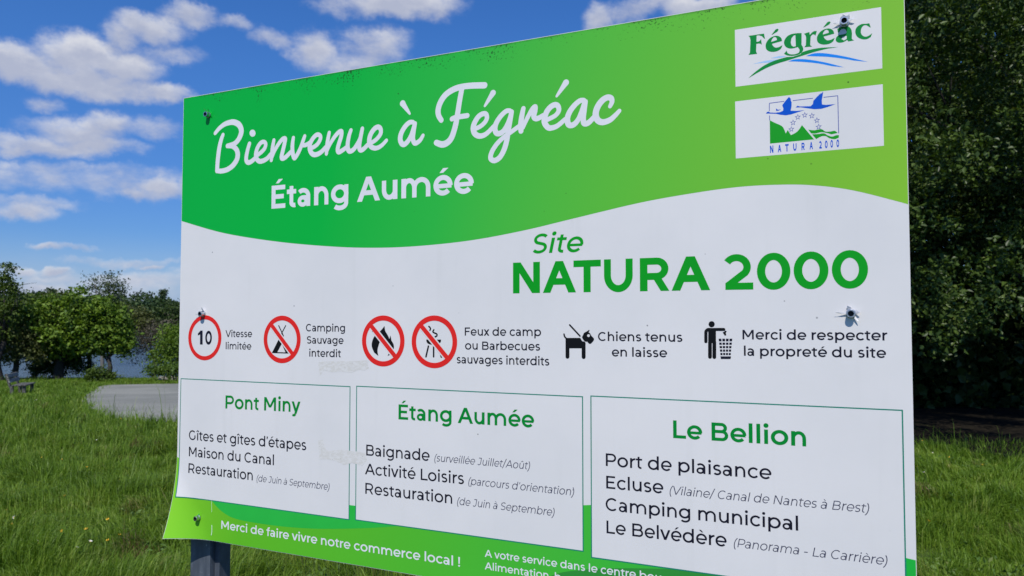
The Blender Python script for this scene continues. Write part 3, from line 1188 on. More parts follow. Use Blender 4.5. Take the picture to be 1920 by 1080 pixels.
Z = (1040, 580, 10.8)
dog = px_stroke([(305, 316), (513, 540)], 30, *Z) + px_stroke([(190, 502), (202, 550), (238, 592)], 30, *Z, True, 4)
dog += [from_zoom([(220, 578), (520, 578), (548, 628), (588, 668), (626, 692), (626, 790), (220, 790)], *Z)]
dog += px_stroke([(260, 775), (260, 958)], 78, *Z) + px_stroke([(587, 690), (587, 964)], 78, *Z)
dog += [from_zoom(spline([(552, 562), (575, 520), (592, 482), (632, 455), (652, 448)], 3) + [(690, 418), (702, 414), (706, 428), (690, 466)] + spline([(722, 490), (742, 532), (788, 578), (800, 608)], 3) + spline([(790, 635), (742, 690), (716, 700), (690, 690), (656, 652)], 3) + spline([(640, 660), (600, 640), (570, 602)], 3), *Z)]
od = artwork('dog_pictogram', dog, M_BLACK, sign, 0.0009)
artwork('dog_eye', [from_zoom(disc(686, 532, 28), *Z)], M_WHITE, od, 0.0012)
lettering('dog_lettering', [('Chiens tenus', (1121.3, 639.2), (1279.6, 640.8), EM1, 116), ('en laisse', (1147.3, 668.3), (1251, 669.8), EM1, 116)], M_INK, sign)

Z = (1040, 560, 4.8)
man = [from_zoom(disc(1413, 230, 28, 24), *Z)]
man += [from_zoom([(1375, 264), (1452, 264), (1452, 400), (1382, 400), (1382, 300)], *Z)]
man += px_stroke([(1395, 277), (1378, 279), (1364, 292), (1361, 310), (1361, 386)], 27, *Z, True, 4) + px_stroke([(1440, 277), (1522, 277)], 26, *Z)
man += px_stroke([(1398, 390), (1398, 524)], 31, *Z) + px_stroke([(1437, 390), (1437, 526)], 31, *Z)
op = artwork('litter_pictogram', man, M_BLACK, sign, 0.0009)
artwork('dropped_paper', [from_zoom([(1511, 304), (1524, 298), (1534, 287), (1550, 293), (1540, 308), (1545, 328), (1532, 334), (1522, 319)], *Z)], M_BLACK, op, 0.0009)
cells = []
rows = [(360, 384), (395, 415), (426, 446), (457, 477), (488, 508)]
for ya, yb in rows:
    def xx(f, y):
        t = (y - 360) / 150.0
        return (1472 + 18 * t) + f * ((1603 - 16 * t) - (1472 + 18 * t))
    for k in range(4):
        f0, f1 = k / 4 + 0.03, (k + 1) / 4 - 0.03
        cells.append(from_zoom([(xx(f0, ya), ya), (xx(f1, ya), ya), (xx(f1, yb), yb), (xx(f0, yb), yb)], *Z))
cells.append(from_zoom([(1492, 519), (1588, 519), (1583, 543), (1496, 543)], *Z))
artwork('litter_bin_symbol', cells, M_INK, op, 0.0009)
lettering('litter_lettering', [('Merci de respecter', (1392.3, 636.7), (1664, 638), EM1, 118), ('la propreté du site', (1395, 667.5), (1661.7, 670.6), EM1, 118)], M_INK, sign)


# ---- the three boxed lists ------------------------------------------
def info_box(tl, tr, bl, br):
    u0 = (uz(*tl)[0] + uz(*bl)[0]) / 2 if bl else uz(*tl)[0]
    u1 = (uz(*tr)[0] + uz(*br)[0]) / 2
    z1 = (uz(*tl)[1] + uz(*tr)[1]) / 2
    z0 = uz(*br)[1] if bl is None else (uz(*br)[1] * 1.0)
    fill = sheet('info_box', [(u0, z0), (u1, z0), (u1, z1), (u0, z1)], M_WHITE, sign, 0.0010, curl_cut=True)
    t = 0.0016
    bm = bmesh.new()
    flat_poly(bm, [(u0 - t, z0 - t), (u1 + t, z0 - t), (u1 + t, z1 + t), (u0 - t, z1 + t)], [[(u0 + t * .2, z0 + t * .2), (u0 + t * .2, z1 - t * .2), (u1 - t * .2, z1 - t * .2), (u1 - t * .2, z0 + t * .2)]])
    cut_for_curl(bm)
    lay(bm, 0.0013)
    link('box_outline', bm_mesh('box_outline', bm), M_TEAL, fill)
    return fill


EM2, EM3 = 30.7, 19.4
b1 = info_box((342, 711), (657.3, 725.2), (335, 865), (652.5, 973.3))
lettering('box_title', [('Pont Miny', (422.7, 767), (563.3, 772), 41, 132)], M_TITLE, b1, 0.0015)
lettering('box_list', [('Gîtes et gîtes d’étapes', (354.3, 824.6), (574.3, 844.2), EM2, 106), ('Maison du Canal', (354.3, 855.3), (513.7, 872.5), EM2, 106), ('Restauration', (353.7, 886.3), (474, 900.9), EM2, 106)], M_INK, b1, 0.0015)
lettering('box_note', [('(de Juin à Septembre)', (481.3, 902), (618, 919.3), EM3, 74, .2)], M_GREY, b1, 0.0015)
b2 = info_box((670.7, 725.8), (1091.7, 743.5), (666, 976), (1092.7, 1032.7))
lettering('box_title', [('Étang Aumée', (747.3, 786.9), (1001.7, 801.2), 41.5, 132)], M_TITLE, b2, 0.0015)
lettering('box_list', [('Baignade', (686.7, 854), (805.7, 864.5), EM2, 106), ('Activité Loisirs', (684.3, 889.4), (870, 907.8), EM2, 106), ('Restauration', (685, 925.8), (848, 944.5), EM2, 106)], M_INK, b2, 0.0015)
lettering('box_note', [('(surveillée Juillet/Août)', (814.7, 865.3), (994, 879.8), EM3, 74, .2), ('(parcours d’orientation)', (878.3, 908.5), (1076.7, 929.5), EM3, 74, .2), ('(de Juin à Septembre)', (857.3, 946), (1040, 967.6), EM3, 74, .2)], M_GREY, b2, 0.0015)
b3 = info_box((1108.6, 744.4), (1692.6, 769), (1110, 1034), (1696.5, 1127))
lettering('box_title', [('Le Bellion', (1262.3, 821.7), (1511.7, 836.7), 41.5, 134)], M_TITLE, b3, 0.0015)
lettering('box_list', [('Port de plaisance', (1136, 874.2), (1446.7, 898.4), EM2, 108), ('Ecluse', (1136.7, 916), (1244, 925.3), EM2, 108), ('Camping municipal', (1135.7, 957.8), (1496.7, 994), EM2, 108), ('Le Belvédère', (1137.3, 1000.8), (1362.7, 1024.3), EM2, 108)], M_INK, b3, 0.0015)
lettering('box_note', [('(Vilaine/ Canal de Nantes à Brest)', (1255.7, 927.2), (1630, 961), EM3, 74, .2), ('(Panorama - La Carrière)', (1376, 1025.6), (1664.3, 1059.5), EM3, 74, .2)], M_GREY, b3, 0.0015)

lettering('footer_lettering', [('Merci de faire vivre notre commerce local !', (415, 991), (862.7, 1062.7), 25, 116)], M_LET_W, footer, 0.0013)
lettering('footer_lettering', [('A votre service dans le centre bou', (909, 1045), (1240, 1090), 18.9, 112), ('Alimentation, b', (909, 1067.5), (1052, 1089.5), 18.9, 112)], M_LET_W, footer, 0.0013)


# ---- the two logo panels --------------------------------------------
def quad_panel(px):
    q = [uz(*p) for p in px]
    ua, ub = (q[0][0] + q[3][0]) / 2, (q[1][0] + q[2][0]) / 2
    za, zb = (q[0][1] + q[1][1]) / 2, (q[2][1] + q[3][1]) / 2
    return sheet('logo_panel', [(ua, zb), (ub, zb), (ub, za), (ua, za)], M_LOGOW, sign, 0.0009)


M_LOGOW = white_vinyl()
lp1 = quad_panel([(1378, 54.5), (1651.5, 15.2), (1655, 129), (1379, 162)])
lp2 = quad_panel([(1378.5, 190), (1655, 158.3), (1657.5, 273.5), (1379.5, 297)])


def rounded(pts, n=3):
    P = list(pts)
    P2 = P[-2:] + P + P[:2]
    s = spline(P2, n)
    return s[2 * n:-(2 * n) + n - 1] if False else s[2 * n: 2 * n + len(P) * n]


def glyph_sheet(bm, outer, holes, ox, oy, k):
    b2 = bmesh.new()
    flat_poly(b2, from_zoom(outer, ox, oy, k), [from_zoom(h, ox, oy, k) for h in holes])
    me = bpy.data.meshes.new('tmp')
    b2.to_mesh(me)
    b2.free()
    bm.from_mesh(me)
    bpy.data.meshes.remove(me)


def logo_fegreac():
    Z = (1360, 0, 6)
    bm = bmesh.new()
    Fp = [(260, 404), (435, 378), (447, 440), (434, 432), (412, 408), (378, 398), (352, 401), (351, 470), (372, 468), (390, 458), (402, 438), (411, 505), (396, 492), (378, 490), (350, 494), (346, 575), (358, 607), (260, 618), (277, 592), (283, 450), (276, 420)]
    glyph_sheet(bm, Fp, [], *Z)

    def e_at(dx, dy, sx=1.0, sy=1.0):
        t = lambda pts: [(dx + x * sx, dy + y * sy) for x, y in pts]
        outer = spline([(186, 60), (176, 26), (146, 4), (104, 2), (50, 26), (10, 74), (0, 122), (16, 162), (62, 182), (126, 176), (172, 148), (190, 106)], 3) + spline([(150, 128), (112, 134), (84, 114), (72, 92)], 3)
        glyph_sheet(bm, t(outer), [t([(62, 70), (70, 44), (88, 20), (106, 14), (124, 26), (128, 48)])], *Z)
        glyph_sheet(bm, t([(66, -10), (112, -70), (134, -80), (148, -68), (132, -44), (78, -12)]), [], *Z)
    e_at(453, 402)
    e_at(1030, 320, 1.05, 1.0)
    g = spline([(858, 372), (800, 374), (738, 386), (690, 415), (661, 465), (668, 512), (702, 541), (752, 547), (815, 530)], 3) + spline([(836, 560), (828, 590), (790, 608), (740, 612), (702, 598), (690, 568)], 3) + spline([(660, 606), (700, 625), (760, 629), (830, 612), (870, 578), (876, 540), (858, 505)], 3)
    glyph_sheet(bm, g, [[(736, 480), (744, 432), (768, 402), (788, 394), (793, 520), (768, 526), (745, 512)]], *Z)
    glyph_sheet(bm, [(884, 380), (945, 360), (951, 392), (975, 365), (1000, 350), (1030, 349), (1014, 402), (1000, 388), (978, 390), (960, 412), (955, 508), (977, 525), (888, 532), (906, 508), (909, 418), (900, 395)], [], *Z)
    a = [(1266, 366), (1260, 324)] + spline([(1262, 322), (1330, 293), (1385, 298), (1416, 330), (1425, 380), (1424, 436), (1450, 455)], 3) + [(1385, 468), (1370, 450)] + spline([(1368, 452), (1330, 474), (1282, 482), (1248, 466), (1244, 430), (1275, 396), (1335, 384), (1362, 372), (1360, 345), (1336, 325), (1300, 335), (1278, 366)], 3)
    glyph_sheet(bm, a, [[(1308, 440), (1318, 416), (1365, 402), (1366, 436), (1335, 456)]], *Z)
    cpts = [(1620, 262), (1636, 312)] + spline([(1612, 300), (1582, 284), (1546, 296), (1525, 340), (1531, 385), (1566, 412), (1610, 404), (1653, 372)], 3) + spline([(1636, 418), (1590, 442), (1530, 440), (1480, 410), (1461, 355), (1480, 305), (1530, 272), (1580, 268)], 3)
    glyph_sheet(bm, cpts, [], *Z)
    lay(bm, 0.0013)
    link('town_lettering', bm_mesh('town_lettering', bm), M_LOGO, lp1)
    bm = bmesh.new()
    glyph_sheet(bm, spline([(258, 881), (330, 815), (440, 735), (560, 680), (690, 642)], 4) + spline([(760, 638), (840, 612), (870, 586), (960, 558), (1090, 537), (1270, 530)], 4) + spline([(1150, 548), (1020, 580), (900, 617), (790, 652), (690, 684), (580, 718), (470, 762), (370, 815)], 4), [], *Z)
    lay(bm, 0.0015)
    sw = link('green_swoosh', bm_mesh('green_swoosh', bm), M_LOGO, lp1)
    bm = bmesh.new()
    glyph_sheet(bm, spline([(905, 632), (990, 602), (1100, 598), (1250, 618), (1400, 648), (1605, 697)], 4) + spline([(1450, 682), (1300, 657), (1150, 640), (1000, 634)], 4), [], *Z)
    glyph_sheet(bm, spline([(705, 692), (780, 668), (900, 667), (1050, 688), (1180, 716), (1335, 757)], 4) + spline([(1200, 745), (1050, 715), (900, 699), (780, 692)], 4), [], *Z)
    lay(bm, 0.0013)
    link('blue_wave', bm_mesh('blue_wave', bm), M_LBLUE, lp1)
    bm = bmesh.new()
    glyph_sheet(bm, [(310, 719), (450, 684), (608, 667), (540, 702), (430, 708)], [], *Z)
    glyph_sheet(bm, [(508, 656), (600, 632), (690, 629), (640, 648), (570, 655)], [], *Z)
    lay(bm, 0.0012)
    link('pale_wave', bm_mesh('pale_wave', bm), M_PBLUE, lp1)


def logo_natura():
    Z = (1360, 150, 6)
    bm = bmesh.new()
    glyph_sheet(bm, [(455, 378), (470, 360), (488, 355), (502, 366), (570, 368), (620, 360), (650, 345), (653, 320), (640, 285), (668, 245), (715, 190), (736, 210), (738, 235), (746, 250), (745, 300), (735, 345), (800, 348), (890, 340), (800, 368), (740, 388), (680, 398), (620, 392), (570, 380)], [], *Z)
    glyph_sheet(bm, [(570, 320), (592, 335), (627, 331), (600, 345), (572, 349)], [], *Z)
    glyph_sheet(bm, [(790, 310), (812, 289), (836, 298), (960, 295), (985, 270), (990, 235), (1030, 190), (1050, 172), (1056, 158), (1064, 164), (1072, 148), (1080, 152), (1101, 130), (1096, 170), (1085, 230), (1088, 275), (1130, 280), (1240, 272), (1150, 305), (1080, 325), (1000, 329), (920, 318), (850, 308)], [], *Z)
    lay(bm, 0.0013)
    link('flying_birds', bm_mesh('flying_birds', bm), M_BLUE, lp2)
    bm = bmesh.new()
    glyph_sheet(bm, [(500, 453)] + spline([(560, 483), (636, 518), (664, 560), (680, 602)], 3) + [(702, 562), (738, 620)] + spline([(770, 605), (806, 582), (838, 545), (862, 507)], 3) + [(998, 668), (503, 716)], [], *Z)
    glyph_sheet(bm, spline([(932, 558), (1000, 566), (1080, 552), (1125, 580), (1180, 580), (1230, 572), (1265, 596)], 3) + spline([(1195, 612), (1140, 596), (1080, 588), (1010, 602), (965, 600)], 3), [], *Z)
    glyph_sheet(bm, spline([(975, 611), (1040, 608), (1110, 600), (1150, 622), (1200, 637), (1245, 622), (1277, 620)], 3) + spline([(1277, 648), (1230, 666), (1170, 655), (1130, 632), (1080, 635), (1022, 665)], 3), [], *Z)
    lay(bm, 0.0012)
    link('green_hills', bm_mesh('green_hills', bm), M_EMB, lp2)
    polys = []
    for a, b in (((495, 262), (662, 240)), ((760, 232), (985, 205)), ((1105, 195), (1265, 177)), ((495, 262), (495, 350)), ((497, 400), (500, 455)), ((1265, 177), (1275, 600))):
        polys += px_stroke([a, b], 7, *Z, False)
    for sx, sy in ((815, 418), (893, 395), (973, 403), (1030, 455), (1050, 527), (762, 480), (742, 555)):
        st = []
        for k in range(10):
            r = 30 if k % 2 == 0 else 12
            a = math.radians(90 + 36 * k)
            st.append((sx + r * math.cos(a) * .98, sy - r * math.sin(a) - (r * math.cos(a)) * 0.13))
        polys += stroke(from_zoom(st, *Z), 0.00065, closed=True)
    artwork('emblem_outline', polys, M_LINEB, lp2, 0.0014)
    polys = []
    chars = [('N', 503, 541, 822), ('A', 591, 630, 814), ('T', 674, 714, 806), ('U', 764, 802, 798), ('R', 858, 893, 791), ('A', 948, 986, 782), ('2', 1057, 1086, 774), ('0', 1121, 1151, 769), ('0', 1183, 1212, 762), ('0', 1251, 1281, 757)]
    for c, xa, xb, yb in chars:
        write(polys, c, (Z[0] + xa / 6, Z[1] + yb / 6), (Z[0] + xb / 6, Z[1] + (yb - 4) / 6), 16.6, 165)
        REPORT.pop()
    artwork('emblem_lettering', polys, M_BLUE, lp2, 0.0012)


logo_fegreac()
logo_natura()


# ---- bolts, torn vinyl, tape residue --------------------------------
def build_bolt(px, py, r, ln, flaps, mat_f):
    u, z = uz(px, py)
    d0 = curl(u, z)
    bm = bmesh.new()
    n = 24
    prof = [(r * 1.15, 0.0), (r * 1.15, 0.0012), (r * 1.02, 0.0014), (r, 0.0016), (r, ln - 0.0008), (r * 0.93, ln), (r * 0.70, ln)]
    rings = [[bm.verts.new((u + q * math.cos(2 * math.pi * k / n), -d0 - 0.001 - y, z + q * math.sin(2 * math.pi * k / n))) for k in range(n)] for q, y in prof]
    for i in range(len(rings) - 1):
        for k in range(n):
            bm.faces.new((rings[i][k], rings[i][(k + 1) % n], rings[i + 1][(k + 1) % n], rings[i + 1][k]))
    o = link('bolt', bm_mesh('bolt', bm), M_STEEL, sign)
    bm = bmesh.new()
    a = [bm.verts.new((u + r * .70 * math.cos(2 * math.pi * k / 6), -d0 - 0.001 - ln, z + r * .70 * math.sin(2 * math.pi * k / 6))) for k in range(6)]
    b = [bm.verts.new((u + r * .68 * math.cos(2 * math.pi * k / 6), -d0 - 0.001 - ln + 0.006, z + r * .68 * math.sin(2 * math.pi * k / 6))) for k in range(6)]
    for k in range(6):
        bm.faces.new((a[k], b[k], b[(k + 1) % 6], a[(k + 1) % 6]))
    bm.faces.new(b)
    link('bolt_socket', bm_mesh('bolt_socket', bm), M_SOCK, o)
    if flaps:
        bm = bmesh.new()
        for ang, length, wd, lift in flaps:
            a = math.radians(ang)
            dx, dz = math.cos(a), math.sin(a)
            tx, tz = -dz, dx
            pts = []
            for t, ww in ((0.0, 1.0), (0.35, 0.85), (0.7, 0.45), (1.0, 0.03)):
                q = r * 1.1 + length * t
                y = -d0 - 0.0022 - lift * t * (1.3 - 0.5 * t)
                pts.append((Vector((u + dx * q + tx * wd * ww / 2, y, z + dz * q + tz * wd * ww / 2)), Vector((u + dx * q - tx * wd * ww / 2, y - 0.0008 * t, z + dz * q - tz * wd * ww / 2))))
            vs = [(bm.verts.new(p), bm.verts.new(q)) for p, q in pts]
            for i in range(3):
                bm.faces.new((vs[i][0], vs[i][1], vs[i + 1][1], vs[i + 1][0]))
        link('torn_vinyl', bm_mesh('torn_vinyl', bm), mat_f, o)
    return o


M_FLAPG = ink('torn_green_vinyl', (60, 210, 90))
build_bolt(391.5, 216, 0.0060, 0.010, [(60, .008, .007, .008), (120, .011, .008, .006), (20, .007, .006, .006)], M_FLAPG)
build_bolt(1583, 43, 0.0060, 0.0105, [(180, .009, .005, .002), (100, .005, .010, .003), (15, .009, .005, .003), (55, .006, .008, .003)], M_LET_W)
build_bolt(381.5, 588.5, 0.0060, 0.010, [(75, .009, .007, .008), (185, .014, .004, .003)], M_LET_W)
build_bolt(1595.5, 588, 0.0060, 0.0085, [(176, .015, .0035, .002), (112, .006, .008, .004), (15, .007, .007, .004), (312, .009, .0035, .002)], M_LET_W)
build_bolt(373.5, 970.5, 0.0055, 0.010, [(200, .006, .008, .003), (60, .008, .006, .004)], M_FLAPG)
build_bolt(1602, 1145, 0.0072, 0.013, [], M_LET_W)

def tape_mat():
    m, nt, p = new_mat('tape_residue')
    pos = nt.new('ShaderNodeTexCoord').outputs['Object']
    n = nt.noise(nt.vmath('MULTIPLY', pos, (1, 1, 2.0)), 90.0, 5, 0.7)
    c = nt.mix(nt.smooth(n, 0.42, 0.6), (0.645, 0.625, 0.585, 1), (0.715, 0.70, 0.68, 1))
    c = nt.mix(nt.smooth(nt.noise(pos, 320.0, 2, 0.6), 0.68, 0.74), c, (0.2, 0.19, 0.17, 1))
    nt.put(p.inputs['Base Color'], c)
    p.inputs['Roughness'].default_value = 0.6
    return m


M_TAPE = tape_mat()
artwork('tape_residue', [[uz(*p) for p in [(597, 679), (620, 677.5), (660, 677), (692, 675.5), (689, 682), (692, 690), (684, 695), (672, 693), (660, 699), (640, 697), (622, 698), (608, 694), (600, 704), (598, 692)]]], M_TAPE, sign, 0.0008)
artwork('tape_residue', [[uz(*p) for p in [(597, 826), (606, 824), (608, 838), (616, 846), (640, 843), (655, 845), (684, 848), (688, 862), (680, 873), (660, 868), (645, 872), (628, 864), (612, 861), (599, 862)]]], M_TAPE, b1, 0.0016)
M_SCUFF = ink('scuffed_vinyl', (196, 224, 190))
artwork('scratch', px_stroke([(396.8, 938), (397.2, 960)], 0.7, 0, 0, 1, True), M_SCUFF, footer, 0.0013)
artwork('scratch', px_stroke([(397.5, 985), (397.8, 996), (396.8, 1003)], 1.5, 0, 0, 1, True, 3), M_SCUFF, footer, 0.0013)


# ---- posts -----------------------------------------------------------
def build_post(uc):
    bm = bmesh.new()
    zt = ZT - 0.02
    box(bm, (uc, 0.0036 + 0.022 + 0.03, (zt - 0.5) / 2), (0.088, 0.06, zt + 0.5))
    bmesh.ops.bevel(bm, geom=[e for e in bm.edges if abs(e.verts[0].co.z - e.verts[1].co.z) > 1], offset=0.014, segments=4, affect='EDGES')
    link('post', bm_mesh('post', bm, False), M_POST, sign)
    for zz in (ZT - 0.05, (ZT + ZB) / 2, ZB + 0.06):
        bm = bmesh.new()
        box(bm, (uc, 0.0036 + 0.011, zz), (0.05, 0.0216, 0.03))
        link('mounting_bracket', bm_mesh('mounting_bracket', bm), M_STEEL, sign)


build_post(uz(391, 1040)[0] - 0.052)
build_post(uz(1590, 590)[0])


# ================================================================== planting
def at(px, py, Y):
    """point seen at that photograph pixel, Y metres north of the camera"""
    d = ray(px, py)
    return CAM + d * (Y / d.y)


def leaf_mat(name, cols, rough=0.55, trans=0.3, patch=None, wn=0.4, sc=0.9):
    m, nt, p = new_mat(name)
    geo = nt.new('ShaderNodeNewGeometry')
    r = geo.outputs['Random Per Island']
    pos = geo.outputs['Position']
    f = nt.math('ADD', nt.math('MULTIPLY', r, 1.0 - wn), nt.math('MULTIPLY', nt.math('SUBTRACT', nt.math('MULTIPLY', nt.noise(pos, sc, 4), 1.8), 0.4), wn))
    c = nt.ramp(f, cols)
    if patch:
        c = nt.mix(nt.math('MULTIPLY', nt.smooth(nt.noise(pos, patch[1], 3), 0.60, 0.72), nt.math('GREATER_THAN', r, 0.35)), c, patch[0])
    nt.put(p.inputs['Base Color'], c)
    p.inputs['Roughness'].default_value = rough
    p.inputs['Specular IOR Level'].default_value = 0.3
    tr = nt.new('ShaderNodeBsdfTranslucent')
    nt.put(tr.inputs['Color'], nt.mix(1.0, c, (1.25, 1.3, 0.6, 1), 'MULTIPLY'))
    mx = nt.new('ShaderNodeMixShader')
    mx.inputs[0].default_value = trans
    nt.l.new(p.outputs[0], mx.inputs[1])
    nt.l.new(tr.outputs[0], mx.inputs[2])
    nt.l.new(mx.outputs[0], nt.n['Material Output'].inputs[0])
    return m


def bark_mat(name, a, b):
    m, nt, p = new_mat(name)
    pos = nt.new('ShaderNodeNewGeometry').outputs['Position']
    n = nt.noise(nt.vmath('MULTIPLY', pos, (1, 1, 0.2)), 18.0, 5, 0.65)
    nt.put(p.inputs['Base Color'], nt.ramp(n, [(0.3, a), (0.7, b)]))
    p.inputs['Roughness'].default_value = 0.9
    bp = nt.new('ShaderNodeBump')
    bp.inputs['Strength'].default_value = 0.6
    bp.inputs['Distance'].default_value = 0.03
    nt.put(bp.inputs['Height'], n)
    nt.l.new(bp.outputs[0], p.inputs['Normal'])
    return m


def unit(v):
    return v / np.maximum(np.linalg.norm(v, axis=1, keepdims=True), 1e-9)


def leaves(cen, size, rng, up=0.5, aspect=0.62, fold=0.18):
    """one folded four-cornered leaf per centre"""
    n = len(cen)
    nrm = unit(rng.normal(size=(n, 3)) + np.array([0, 0, up]))
    a = unit(np.cross(nrm, rng.normal(size=(n, 3))))
    b = np.cross(nrm, a)
    s = (size * rng.uniform(0.6, 1.35, n))[:, None]
    base = cen - a * s * 0.5
    tip = cen + a * s * 0.5 - nrm * s * 0.12
    lf = cen + b * s * aspect * 0.5 + nrm * s * fold + a * s * 0.05
    rt = cen - b * s * aspect * 0.5 + nrm * s * fold + a * s * 0.05
    V = np.stack([base, lf, tip, rt], 1).reshape(-1, 3)
    i = np.arange(n)[:, None] * 4
    F = np.concatenate([i, i + 2, i + 1, i, i + 3, i + 2], 1).reshape(-1)
    return V, F, np.full(n * 2, 3)


def crown_points(blobs, nclus, per, sigma, rng, inner=0.45, droop=0.0):
    """leaf centres gathered in clumps through the outer part of several ellipsoids"""
    vol = np.array([b[3] * b[4] * b[5] for b in blobs]) ** 0.7
    cnt = np.maximum(3, (nclus * vol / vol.sum())).astype(int)
    out = []
    for b, k in zip(blobs, cnt):
        d = unit(rng.normal(size=(k, 3)))
        r = rng.uniform(inner ** 2, 1.0, k) ** 0.5
        r *= 1 + 0.13 * np.sin(d[:, 0] * 5 + b[0]) * np.cos(d[:, 2] * 4 + b[1])
        c = np.array(b[:3]) + d * r[:, None] * np.array(b[3:6])
        m = np.maximum(2, rng.poisson(per, k))
        cc = np.repeat(c, m, axis=0)
        sg = np.repeat(sigma * rng.uniform(0.5, 1.4, k), m)[:, None]
        off = rng.normal(size=(len(cc), 3)) * sg * np.array([1, 1, 0.62])
        if droop:
            off[:, 2] -= np.abs(rng.normal(size=len(cc))) * droop
        out.append(cc + off)
    return np.concatenate(out)


def limbs(bm, foot, fork, tips, r0, rng, sub=3):
    foot, fork = Vector(foot), Vector(fork)
    mid = (foot + fork) / 2 + Vector((rng.normal() * r0, rng.normal() * r0, 0))
    tube(bm, [foot - Vector((0, 0, 0.3)), foot + (mid - foot) * 0.15, mid, fork], [r0 * 1.5, r0 * 1.08, r0 * 0.9, r0 * 0.75], 9)
    for t in tips:
        t = Vector(t)
        st = foot.lerp(fork, rng.uniform(0.7, 1.0))
        m1 = st.lerp(t, 0.45) + Vector((rng.normal(), rng.normal(), rng.normal())) * (t - st).length * 0.07
        rr = r0 * rng.uniform(0.34, 0.5)
        tube(bm, [st, m1, t], [rr, rr * 0.6, rr * 0.12], 6)
        for _ in range(sub):
            f = rng.uniform(0.35, 0.9)
            s2 = m1.lerp(t, f)
            e2 = s2 + Vector((rng.normal(), rng.normal(), rng.normal() * 0.7)) * (t - st).length * 0.22
            tube(bm, [s2, s2.lerp(e2, 0.5) + Vector((0, 0, 0.02)), e2], [rr * 0.3, rr * 0.2, rr * 0.05], 5)


def tree(name, label, cat, foot, fork, blobs, lm, bk, nclus, per, sigma, size, seed, r0=0.15, group=None, inner=0.45, up=0.5, droop=0.0, extra=None, sub=3):
    rng = np.random.default_rng(seed)
    root = empty(name, foot)
    tag(root, label, cat, group)
    inv = np.array(foot)
    bm = bmesh.new()
    lim = [(b[0] + rng.normal() * b[3] * .3, b[1] + rng.normal() * b[4] * .3, b[2] + b[5] * rng.uniform(0.0, 0.6)) for b in blobs]
    limbs(bm, (0, 0, 0), Vector(fork) - Vector(foot), [Vector(q) - Vector(foot) for q in lim], r0, rng, sub)
    link('trunk', bm_mesh('trunk', bm, True), bk, root)
    pts = crown_points(blobs, nclus, per, sigma, rng, inner, droop)
    if extra is not None:
        pts = np.concatenate([pts, extra])
    V, F, Sz = leaves(pts - inv, size, rng, up)
    link('crown', mesh_np('crown', V, F, Sz), lm, root)
    return root


L_MAPLE = leaf_mat('bright_maple_leaves', [(0.15, (0.055, 0.108, 0.013)), (0.45, (0.110, 0.195, 0.018)), (0.75, (0.175, 0.272, 0.028)), (1.0, (0.25, 0.33, 0.045))])
L_MID = leaf_mat('mid_green_leaves', [(0.2, (0.045, 0.078, 0.013)), (0.5, (0.080, 0.130, 0.018)), (0.9, (0.13, 0.19, 0.03))])
L_DARK = leaf_mat('dark_leaves', [(0.2, (0.028, 0.050, 0.012)), (0.5, (0.048, 0.085, 0.018)), (0.9, (0.085, 0.125, 0.028))])
L_OLIVE = leaf_mat('olive_leaves', [(0.2, (0.060, 0.072, 0.020)), (0.55, (0.105, 0.125, 0.034)), (0.9, (0.155, 0.175, 0.055))])
L_PALE = leaf_mat('pale_birch_leaves', [(0.2, (0.055, 0.080, 0.035)), (0.55, (0.090, 0.125, 0.055)), (0.9, (0.135, 0.170, 0.080))])
L_TWIG = leaf_mat('dry_twig_leaves', [(0.2, (0.065, 0.058, 0.040)), (0.55, (0.105, 0.092, 0.062)), (0.9, (0.15, 0.135, 0.09))], trans=0.1)
L_FAR = leaf_mat('far_wood_leaves', [(0.2, (0.022, 0.045, 0.015)), (0.5, (0.038, 0.072, 0.021)), (0.9, (0.068, 0.110, 0.030))], trans=0.15)
L_FRESH = leaf_mat('fresh_shrub_leaves', [(0.2, (0.055, 0.11, 0.015)), (0.55, (0.095, 0.17, 0.022)), (0.9, (0.14, 0.22, 0.03))])
L_OAK = leaf_mat('oak_leaves', wn=0.55, sc=1.5, cols=[(0.15, (0.022, 0.044, 0.009)), (0.45, (0.050, 0.090, 0.015)), (0.75, (0.092, 0.145, 0.026)), (0.97, (0.18, 0.19, 0.05))], rough=0.42, trans=0.22)
B_DARK = bark_mat('dark_bark', (0.012, 0.010, 0.008), (0.038, 0.033, 0.027))
B_GREY = bark_mat('grey_bark', (0.08, 0.075, 0.065), (0.20, 0.19, 0.17))


def px_blobs(lst, Y, depth=0.8):
    out = []
    for cx, cy, rx, ry in lst:
        p = at(cx, cy, Y)
        k = Y / F_PX
        out.append((p.x, p.y, p.z, rx * k, max(rx, ry) * k * depth, ry * k))
    return out


def foot_at(px, Y):
    x = (px - 960) / F_PX * Y
    return (x, Y, gz(x, Y))


